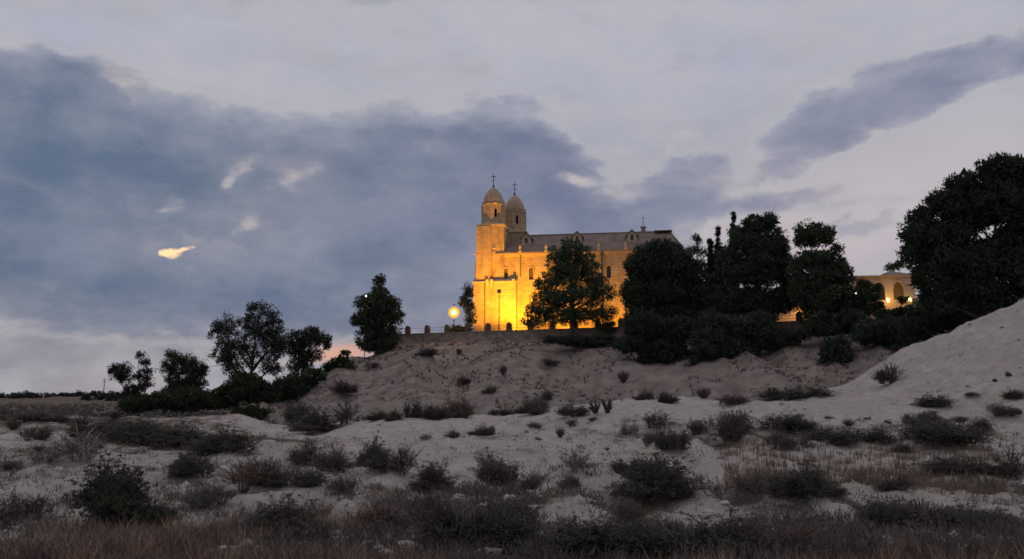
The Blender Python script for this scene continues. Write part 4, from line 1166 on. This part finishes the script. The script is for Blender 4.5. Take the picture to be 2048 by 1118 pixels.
SOLO = [
    (205, 1058, 150, 128, 'broom', 'sh_green', 'twig', 'broom_bush', 'large upright green broom bush in the left foreground'),
    (366, 962, 76, 56, 'cushion', 'sh_dark', 'twig', 'round_shrub', 'compact nearly black round shrub on the left'),
    (138, 926, 98, 60, 'twig', 'sh_grey', 'twig_pale', 'dead_shrub', 'half-dead grey shrub with bleached twigs on the left'),
    (200, 886, 120, 50, 'cushion', 'sh_dark', 'twig', 'low_shrub', 'leftmost dark shrub of the long black hedge-like row'),
    (285, 890, 110, 52, 'cushion', 'sh_dark', 'twig', 'low_shrub', 'second shrub from the left in the black hedge-like row'),
    (360, 898, 120, 52, 'cushion', 'sh_dark', 'twig', 'low_shrub', 'third shrub from the left in the black hedge-like row'),
    (425, 910, 125, 58, 'cushion', 'sh_dark', 'twig', 'low_shrub', 'rightmost shrub of the black hedge-like row beside pale ground'),
    (495, 980, 110, 70, 'twig', 'sh_rust', 'twig_red', 'dry_shrub', 'dry reddish shrub right of the round black one'),
    (580, 972, 90, 36, 'cushion', 'sh_dark', 'twig', 'low_shrub', 'low dark shrub on the pale ledge left of centre'),
    (608, 932, 80, 48, 'twig', 'sh_grey', 'twig', 'dry_shrub', 'grey dry shrub before the left foot of the hill'),
    (575, 1062, 170, 80, 'cushion', 'sh_dark', 'twig', 'broad_shrub', 'broad dark shrub in the foreground left of centre'),
    (400, 1016, 85, 38, 'twig', 'sh_grey', 'twig', 'dry_shrub', 'low grey shrub in front of the round black one'),
    (32, 1044, 100, 62, 'twig', 'sh_dark', 'twig', 'dry_shrub', 'dark shrub cut by the left edge in the foreground'),
    (300, 1062, 90, 40, 'broom', 'sh_green', 'twig', 'broom_bush', 'small green broom just right of the large broom bush'),
    (62, 846, 60, 32, 'cushion', 'sh_grey', 'twig', 'low_shrub', 'small shrub at the far left edge of the plain'),
    (752, 935, 78, 62, 'cushion', 'sh_dark', 'twig', 'dense_shrub', 'dark shrub at the left end of the pale central swell'),
    (805, 956, 84, 48, 'twig', 'sh_dark', 'twig', 'dense_shrub', 'dull shrub between the dark one and the brown one'),
    (872, 980, 70, 60, 'cushion', 'sh_rust', 'twig_red', 'dense_shrub', 'brown upright shrub left of centre below the pale swell'),
    (982, 971, 88, 62, 'cushion', 'sh_rust', 'twig', 'dense_shrub', 'rounded brown shrub standing alone below the central swell'),
    (1061, 984, 56, 42, 'twig', 'sh_rust', 'twig_red', 'dry_shrub', 'small brown shrub right of the lone rounded one'),
    (1153, 950, 72, 46, 'twig', 'sh_rust', 'twig_pale', 'dry_shrub', 'pale wispy reddish shrub on the edge of central swell'),
    (1252, 955, 95, 52, 'cushion', 'sh_dark', 'twig', 'dense_shrub', 'dark shrub touching the large one right of centre'),
    (1338, 1002, 135, 88, 'cushion', 'sh_dark', 'twig', 'large_shrub', 'large dark shrub right of centre'),
    (1138, 986, 40, 30, 'twig', 'sh_rust', 'twig_red', 'dry_shrub', 'tiny brown shrub on the lip of the centre bank'),
    (1245, 1052, 66, 52, 'twig', 'sh_grey', 'twig', 'dry_shrub', 'grey shrub on the face of the centre bank'),
    (860, 1090, 150, 92, 'twig', 'sh_dark', 'twig_red', 'foreground_shrub', 'left of the three dark foreground shrubs at centre'),
    (955, 1096, 170, 100, 'cushion', 'sh_dark', 'twig', 'foreground_shrub', 'tallest of the three dark foreground shrubs at centre'),
    (1030, 1080, 95, 76, 'cushion', 'sh_dark', 'twig', 'foreground_shrub', 'right of the three dark foreground shrubs at centre'),
    (925, 1092, 60, 120, 'twig', 'sh_grey', 'twig_pale', 'dead_stalks', 'bleached dead stalks rising through the centre foreground shrubs'),
    (755, 1062, 160, 50, 'twig', 'sh_rust', 'twig_red', 'dry_shrub', 'low reddish shrub left of the three dark foreground shrubs'),
    (1150, 1116, 150, 66, 'cushion', 'sh_dark', 'twig', 'black_shrub', 'left of the black shrubs along the bottom right of centre'),
    (1275, 1116, 170, 74, 'cushion', 'sh_dark', 'twig', 'black_shrub', 'middle of the black shrubs along the bottom right of centre'),
    (1375, 1108, 120, 60, 'twig', 'sh_dark', 'twig', 'black_shrub', 'right of the black shrubs along the bottom right of centre'),
    (1350, 903, 56, 48, 'cushion', 'sh_dark', 'twig', 'round_shrub', 'nearly black shrub at the right end of the pale swell'),
    (1315, 862, 54, 32, 'twig', 'sh_dark', 'twig', 'low_shrub', 'dull shrub on the crest at the right of the swell'),
    (965, 872, 46, 30, 'cushion', 'sh_rust', 'twig', 'low_shrub', 'dark brown shrub lying on top of the pale central swell'),
    (1595, 866, 98, 40, 'cushion', 'sh_dark', 'twig', 'low_shrub', 'dark shrub on the lower left of the right-hand mound'),
    (1485, 886, 92, 54, 'twig', 'sh_dark', 'twig', 'dry_shrub', 'dark twiggy shrub between the swell and right-hand mound'),
    (1715, 886, 128, 36, 'cushion', 'sh_dark', 'twig', 'cushion_shrub', 'long flat dark cushion shrub on the right-hand mound'),
    (1862, 815, 62, 28, 'cushion', 'sh_dark', 'twig', 'cushion_shrub', 'neat oval dark cushion shrub high on the mound'),
    (1805, 906, 36, 28, 'cushion', 'sh_dark', 'twig', 'cushion_shrub', 'small black shrub right of the long flat cushion'),
    (1918, 900, 158, 54, 'cushion', 'sh_dark', 'twig', 'large_shrub', 'broad dark shrub on the lower mound at right'),
    (1962, 862, 38, 32, 'cushion', 'sh_grey', 'twig', 'low_shrub', 'small grey conical shrub above the broad mound shrub'),
    (2004, 834, 50, 28, 'twig', 'sh_dark', 'twig', 'low_shrub', 'small twiggy shrub near the right edge of the mound'),
    (2030, 797, 42, 20, 'cushion', 'sh_dark', 'twig', 'low_shrub', 'dark shrub cut by the right edge high on the mound'),
    (1990, 764, 12, 9, 'cushion', 'sh_dark', 'twig', 'low_shrub', 'left of two tiny black tufts high on the mound'),
    (2020, 754, 12, 9, 'cushion', 'sh_dark', 'twig', 'low_shrub', 'right of two tiny black tufts high on the mound'),
    (1834, 854, 38, 28, 'twig', 'sh_dark', 'twig', 'low_shrub', 'left of two small shrubs below the neat oval cushion'),
    (1866, 845, 34, 24, 'cushion', 'sh_dark', 'twig', 'low_shrub', 'right of two small shrubs below the neat oval cushion'),
    (1930, 948, 145, 40, 'cushion', 'sh_dark', 'twig', 'low_shrub', 'low wide dark shrub below the broad mound shrub'),
    (2036, 955, 90, 66, 'twig', 'sh_dark', 'twig', 'dry_shrub', 'dark shrub cut by the right edge below the mound'),
    (1567, 906, 50, 42, 'twig', 'sh_grey', 'twig', 'dry_shrub', 'upright grey shrub at the foot of the right-hand mound'),
    (1612, 896, 28, 24, 'twig', 'sh_rust', 'twig_red', 'dry_shrub', 'tiny rusty shrub left of the long flat cushion'),
    (1612, 1002, 125, 64, 'cushion', 'sh_dark', 'twig', 'dense_shrub', 'dark shrub in the brown grass at right'),
    (1668, 998, 62, 34, 'cushion', 'sh_dark', 'twig', 'dense_shrub', 'small dark shrub at the left tip of the pale ledge'),
    (1815, 986, 74, 36, 'twig', 'sh_rust', 'twig', 'dry_shrub', 'brown shrub above the long pale ledge at right'),
    (1500, 990, 78, 48, 'twig', 'sh_rust', 'twig_red', 'dry_shrub', 'rusty shrub right of the large dark one'),
    (1770, 1046, 84, 48, 'cushion', 'sh_dark', 'twig', 'ledge_shrub', 'left of the three dark shrubs under the pale ledge'),
    (1870, 1062, 150, 60, 'twig', 'sh_dark', 'twig', 'ledge_shrub', 'middle of the three dark shrubs under the pale ledge'),
    (1990, 1062, 150, 62, 'cushion', 'sh_dark', 'twig', 'ledge_shrub', 'right of the three dark shrubs under the pale ledge'),
    (1480, 1108, 180, 84, 'cushion', 'sh_dark', 'twig_red', 'foreground_shrub', 'wide purple-brown shrub in the foreground at right'),
    (1610, 1112, 150, 66, 'twig', 'sh_rust', 'twig_red', 'foreground_shrub', 'reddish shrub beside the wide purple-brown foreground one'),
    (1740, 1114, 150, 50, 'twig', 'sh_dark', 'twig', 'foreground_shrub', 'low dull shrub at the bottom right under the ledge shrubs'),
    (1594, 800, 110, 34, 'cushion', 'sh_green', 'twig', 'low_shrub', 'rounded green shrub on the crest where mound meets hill'),
    (1480, 808, 54, 24, 'cushion', 'sh_rust', 'twig', 'low_shrub', 'brown shrub left of the rounded green one on the crest'),
    (1790, 768, 60, 38, 'twig', 'sh_dark', 'twig', 'low_shrub', 'shrub in the notch between mound and dark thicket'),
    (1405, 868, 56, 36, 'twig', 'sh_dark', 'twig', 'dry_shrub', 'twiggy shrub between nearly black shrub and the mound'),
    (1298, 890, 30, 26, 'twig', 'sh_rust', 'twig_red', 'dry_shrub', 'small reddish shrub left of the nearly black one'),
    (682, 990, 70, 44, 'twig', 'sh_rust', 'twig_red', 'dry_shrub', 'reddish shrub between the low ledge shrub and brown one'),
    (660, 945, 80, 52, 'twig', 'sh_rust', 'twig', 'dry_shrub', 'dull brown shrub below the hill foot left of centre'),
    (690, 852, 70, 60, 'twig', 'sh_grey', 'twig', 'slope_shrub', 'tall grey-green shrub at the left foot of the hill'),
    (583, 850, 50, 50, 'cushion', 'sh_grey', 'twig', 'slope_shrub', 'grey shrub at the leftmost tip of the hill foot'),
    (636, 868, 80, 44, 'cushion', 'sh_dark', 'twig', 'slope_shrub', 'dark shrub between the two at the left hill foot'),
    (682, 792, 50, 28, 'cushion', 'sh_rust', 'twig', 'slope_shrub', 'brown shrub above the tall grey-green one on the slope'),
]
for row in SOLO:
    shrub(*row)
# rows and scatters whose members only their order tells apart
ORD = ['first', 'second', 'third', 'fourth', 'fifth', 'sixth', 'seventh', 'eighth', 'ninth', 'tenth', 'eleventh', 'twelfth']
ROWS = [
    ('foot_shrub', '{} dark shrub from the left along the gully before the hill', 'shrubs in the gully before the hill',
     [(752, 842, 42, 22, 'cushion', 'sh_dark', 'twig'), (790, 840, 46, 26, 'cushion', 'sh_dark', 'twig'), (812, 838, 22, 34, 'spike', '', 'sh_dark'), (834, 836, 24, 42, 'cushion', 'sh_dark', 'twig'), (866, 838, 54, 30, 'cushion', 'sh_dark', 'twig'), (905, 836, 58, 50, 'cushion', 'sh_rust', 'twig'),
      (932, 838, 26, 24, 'spike', '', 'sh_dark'), (1004, 832, 44, 14, 'cushion', 'sh_dark', 'twig'), (1072, 830, 56, 40, 'cushion', 'sh_grey', 'twig'), (1150, 830, 60, 22, 'cushion', 'sh_dark', 'twig'), (1192, 828, 36, 36, 'spike', '', 'sh_dark'), (1216, 828, 32, 34, 'spike', '', 'sh_dark')]),
    ('slope_tuft', '{} small shrub from the left scattered on the church slope', 'small shrubs on the church slope',
     [(745, 742, 26, 14, 'twig', 'sh_rust', 'twig'), (852, 716, 38, 18, 'cushion', 'sh_rust', 'twig'), (918, 712, 20, 14, 'cushion', 'sh_rust', 'twig'), (925, 772, 36, 18, 'twig', 'sh_rust', 'twig'), (980, 790, 26, 20, 'cushion', 'sh_grey', 'twig'), (1006, 752, 24, 26, 'twig', 'sh_rust', 'twig'),
      (1092, 804, 22, 22, 'cushion', 'sh_rust', 'twig'), (1096, 736, 34, 16, 'twig', 'sh_rust', 'twig'), (1248, 768, 36, 30, 'cushion', 'sh_dark', 'twig'), (1290, 800, 40, 24, 'cushion', 'sh_rust', 'twig'), (1340, 806, 44, 26, 'cushion', 'sh_dark', 'twig'), (1410, 800, 44, 26, 'cushion', 'sh_rust', 'twig')]),
    ('swell_tuft', '{} tiny dry tuft from the left on the pale central swell', 'tiny tufts on the pale swell',
     [(852, 880, 24, 18, 'twig', 'sh_rust', 'twig_pale'), (908, 876, 28, 17, 'twig', 'sh_rust', 'twig_red'), (986, 868, 14, 16, 'cushion', 'sh_dark', 'twig'), (1071, 858, 24, 16, 'twig', 'sh_grey', 'twig'), (1121, 878, 28, 26, 'twig', 'sh_rust', 'twig_red'), (1152, 852, 30, 14, 'twig', 'sh_rust', 'twig'), (1076, 880, 12, 9, 'twig', 'sh_grey', 'twig'), (1215, 902, 12, 9, 'cushion', 'sh_dark', 'twig'), (1256, 872, 26, 22, 'twig', 'sh_rust', 'twig_pale'), (1190, 842, 20, 10, 'twig', 'sh_grey', 'twig')]),
    ('mound_tuft', '{} speck of scrub from the left on the right-hand mound', 'specks of scrub on the mound',
     [(1660, 838, 18, 9, 'twig', 'sh_rust', 'twig'), (1738, 840, 16, 7, 'twig', 'sh_grey', 'twig'), (1700, 852, 34, 16, 'twig', 'sh_rust', 'twig'), (1775, 848, 12, 9, 'twig', 'sh_grey', 'twig'), (1950, 795, 26, 9, 'twig', 'sh_dark', 'twig'), (1925, 846, 46, 18, 'twig', 'sh_dark', 'twig'), (2040, 828, 14, 9, 'cushion', 'sh_dark', 'twig')]),
    ('plain_shrub', '{} shrub from the left on the dull plain at far left', 'shrubs on the left plain',
     [(20, 866, 50, 24, 'twig', 'sh_grey', 'twig'), (60, 880, 60, 30, 'twig', 'sh_grey', 'twig'), (118, 846, 40, 22, 'cushion', 'sh_grey', 'twig'), (160, 850, 50, 20, 'twig', 'sh_rust', 'twig'), (225, 842, 40, 18, 'cushion', 'sh_grey', 'twig'), (20, 940, 40, 20, 'twig', 'sh_dark', 'twig'), (75, 905, 26, 14, 'twig', 'sh_grey', 'twig')]),
]
M['sh_dark_stem'] = M['sh_dark']
for nm, lab, grp, items in ROWS:
    items = sorted(items, key=lambda r_: r_[0])
    for k, (px, py, w_, h_, kd, lf, stm) in enumerate(items):
        shrub(px, py, w_, h_, kd, lf or 'sh_dark', stm, nm, lab.format(ORD[k]), grp)

# ------------------------------------------------------------------ dry grass, stones, far wood: nobody could count these


def grass_patch(name, label, pts, hmin, hmax, per, m, seed, wid=.006, sway=.35):
    g_ = np.random.default_rng(seed)
    X = np.repeat(pts[:, 0], per) + g_.normal(size=len(pts) * per) * .10
    Y = np.repeat(pts[:, 1], per) + g_.normal(size=len(pts) * per) * .10
    Z = terr(X, Y)[0]
    hgt = g_.uniform(hmin, hmax, len(X)) * np.repeat(g_.uniform(.6, 1.2, len(pts)), per)
    a_ = g_.uniform(0, 6.283, len(X)); ln = g_.uniform(.05, sway, len(X)) * hgt
    b0_ = np.stack([X, Y, Z - .02], 1)
    tip = b0_ + np.stack([np.cos(a_) * ln, np.sin(a_) * ln, hgt], 1)
    th = g_.uniform(0, 6.283, len(X)); w_ = np.stack([np.cos(th), np.sin(th), 0 * th], 1) * (wid * (1 + Y / 30.))[:, None]
    T = np.stack([b0_ - w_, b0_ + w_, tip], 1)
    tag(link(name, mesh_tris(name, T), m), label, 'grass', kind='stuff')


def scatter_px(n_, box, seed, dens=None):
    g_ = np.random.default_rng(seed)
    out = []
    px = g_.uniform(box[0], box[2], n_); py = g_.uniform(box[1], box[3], n_)
    for a_, b_ in zip(px, py):
        Y_ = flatY(b_)
        out.append(((a_ - CX) / FPX * Y_, Y_))
    return np.array(out)


near = np.stack([rng.uniform(-8.5, 8.5, 2600), 8.2 + 5.5 * rng.random(2600) ** 1.3], 1)
k_ = fbm(near[:, 0] * .35, near[:, 1] * .35, 91, 2)
wt = k_ + .30 * sstep(1.0, -3.5, near[:, 0]) + .25 * sstep(11.5, 9, near[:, 1]) - .22 * sstep(-.5, 4, near[:, 0])
near = near[wt > .28]
grass_patch('dry_grass', 'dry red-brown grass along the near edge of the ground', near, .06, .38, 22, M['grass'], 201, .004, 1.0)
weed = near[::3] + rng.normal(size=near[::3].shape) * .3
grass_patch('dark_weeds', 'dark dead weeds mixed into the near grass', weed, .10, .42, 16, M['sh_dark'], 207, .005, .9)
stalk = near[::5] + rng.normal(size=near[::5].shape) * .5
grass_patch('pale_stalks', 'bleached bent stalks standing in the near grass', stalk, .25, .55, 2, M['twig_pale'], 208, .0035, .7)
bg_ = scatter_px(900, (1440, 905, 1990, 990), 202)
grass_patch('brown_grass', 'brown grass patch above the long pale ledge at right', bg_,   .10, .34, 13, M['grass_b'], 203, .006)
mid_ = np.vstack([scatter_px(1500, (-60, 870, 2110, 1118), 204), np.stack([rng.uniform(-30, 30, 1100), rng.uniform(16, 62, 1100)], 1)])
mid_ = mid_[terr(mid_[:, 0], mid_[:, 1])[1] > .36]
grass_patch('straw_grass', 'thin straw-coloured grass over the whole badland', mid_, .05, .22, 12, M['grass_g'], 205, .005, .6)
sl = np.stack([rng.uniform(-34, 45, 5200), rng.uniform(66, 122, 5200)], 1)
sl = sl[(terr(sl[:, 0], sl[:, 1])[2] > .5) & (((sl[:, 0] - EA[0]) * ENRM[0] + (sl[:, 1] - EA[1]) * ENRM[1]) > 2)]
sl = sl[fbm(sl[:, 0] * .2, sl[:, 1] * .2, 95, 3) > -.02]
grass_patch('slope_grass', 'tufts of dead grass over the church slope', sl, .08, .38, 9, M['sh_rust'], 206, .012, .7)

# low dry scrub that carpets the dips and joins the shrubs together
def scrub_carpet(name, label, pts, hmax, m, seed, per=34, thr=.45):
    g_ = np.random.default_rng(seed)
    z_, cv, hl = terr(pts[:, 0], pts[:, 1])
    ok = (cv + .25 * g_.normal(size=len(pts)) > thr) & (hl < .5)
    pts, z_ = pts[ok], z_[ok]
    r_ = g_.uniform(.10, .34, len(pts)) * (1 + .012 * pts[:, 1])
    cc_ = np.stack([pts[:, 0], pts[:, 1], z_ + r_ * .25], 1)
    tag(link(name, mesh_tris(name, leaves(cc_, r_, per, .085, -.9, .10, .35, seed, flat=.55)), m), label, 'scrub', kind='stuff')


def fan(n_, y0, y1, seed, sp=.66):
    g_ = np.random.default_rng(seed)
    y_ = y0 * (y1 / y0) ** g_.random(n_)
    return np.stack([y_ * g_.uniform(-sp, sp, n_), y_], 1)


scrub_carpet('dry_scrub', 'low rusty scrub carpeting the dips of the badland', fan(2400, 9, 40, 501), .3, M['sh_rust'], 511)
scrub_carpet('grey_scrub', 'low grey scrub carpeting the dips of the badland', fan(2300, 10, 62, 502), .3, M['sh_grey'], 512)
scrub_carpet('dark_scrub', 'low dark scrub in the hollows between the shrubs', fan(1900, 9, 55, 503), .3, M['sh_dark'], 513, thr=.62)

# stones
g_ = np.random.default_rng(301)
ico = bmesh.new(); bmesh.ops.create_icosphere(ico, subdivisions=1, radius=1.0)
iv = np.array([v.co[:] for v in ico.verts]); jf = np.array([[v.index for v in f.verts] for f in ico.faces]); ico.free()
sp_ = np.vstack([scatter_px(3200, (-60, 845, 2110, 1118), 302), np.stack([g_.uniform(-32, 44, 1500), g_.uniform(30, 116, 1500)], 1)])
sz = .016 + .09 * g_.random(len(sp_)) ** 5 + .0007 * sp_[:, 1] * g_.random(len(sp_))
zz = terr(sp_[:, 0], sp_[:, 1])[0]
V = []
for (x_, y_), z_, s_ in zip(sp_, zz, sz):
    q_ = iv * (1 + .28 * g_.normal(size=(len(iv), 1))) * s_ * np.array((1.2, 1.0, .7)) * g_.uniform(.7, 1.3, 3) + np.array((x_, y_, z_ + s_ * .15))
    V.append(q_[jf])
tag(link('stones', mesh_tris('stones', np.vstack(V)), M['pebble']), 'loose pale stones strewn over the marl', 'stones', kind='stuff')

# far wood on the ridge at left and scrub on the plain
g_ = np.random.default_rng(401)
nW = 900
fy = g_.uniform(470, 660, nW); fa = g_.uniform(-.66, -.12, nW); fx = fa * fy
kk = fbm(fx * .018, fy * .018, 99, 3) > .08
fx, fy = fx[kk], fy[kk]; nW = len(fx)
fz = terr(fx, fy)[0]
cc = np.stack([fx, fy, fz + .6], 1)
cc = np.repeat(cc, 5, 0) + g_.normal(size=(nW * 5, 3)) * np.array((1.6, 1.6, 1.0))
tag(link('far_wood', mesh_tris('far_wood', leaves(cc, .8 + .9 * g_.random(len(cc)), 26, 1.0, 0, .4, .6, 402)), M['far_wood']), 'dark wood along the distant ridge at left', 'wood', kind='stuff')
nW = 620
fy = 85 * (5.2 ** g_.random(nW)); fa = g_.uniform(-.68, -.26, nW); fx = fa * fy
fz = terr(fx, fy)[0]
rr_ = g_.uniform(.3, .9, nW) * (fy / 110.) ** .5
cc = np.stack([fx, fy, fz + rr_ * .4], 1)
tag(link('plain_scrub', mesh_tris('plain_scrub', leaves(cc, rr_, 46, .38, 0, .4, .6, 403)), M['sh_grey']), 'dull scrub dotting the plain before the distant ridge', 'scrub', kind='stuff')

# mast on the skyline at far left
q_ = P(207, 790, 560)
t = tag(empty('mast', (q_.x, q_.y, H(q_.x, q_.y))), 'thin mast on the distant skyline at far left', 'mast')
MB().lathe([(.45, -1), (.16, 13)], 6).build('pole', M['iron'], t)
MB().box(-1.6, 1.6, -.12, .12, 10.6, 10.9).box(-1.1, 1.1, -.12, .12, 12.0, 12.25).build('cross_arm', M['iron'], t)
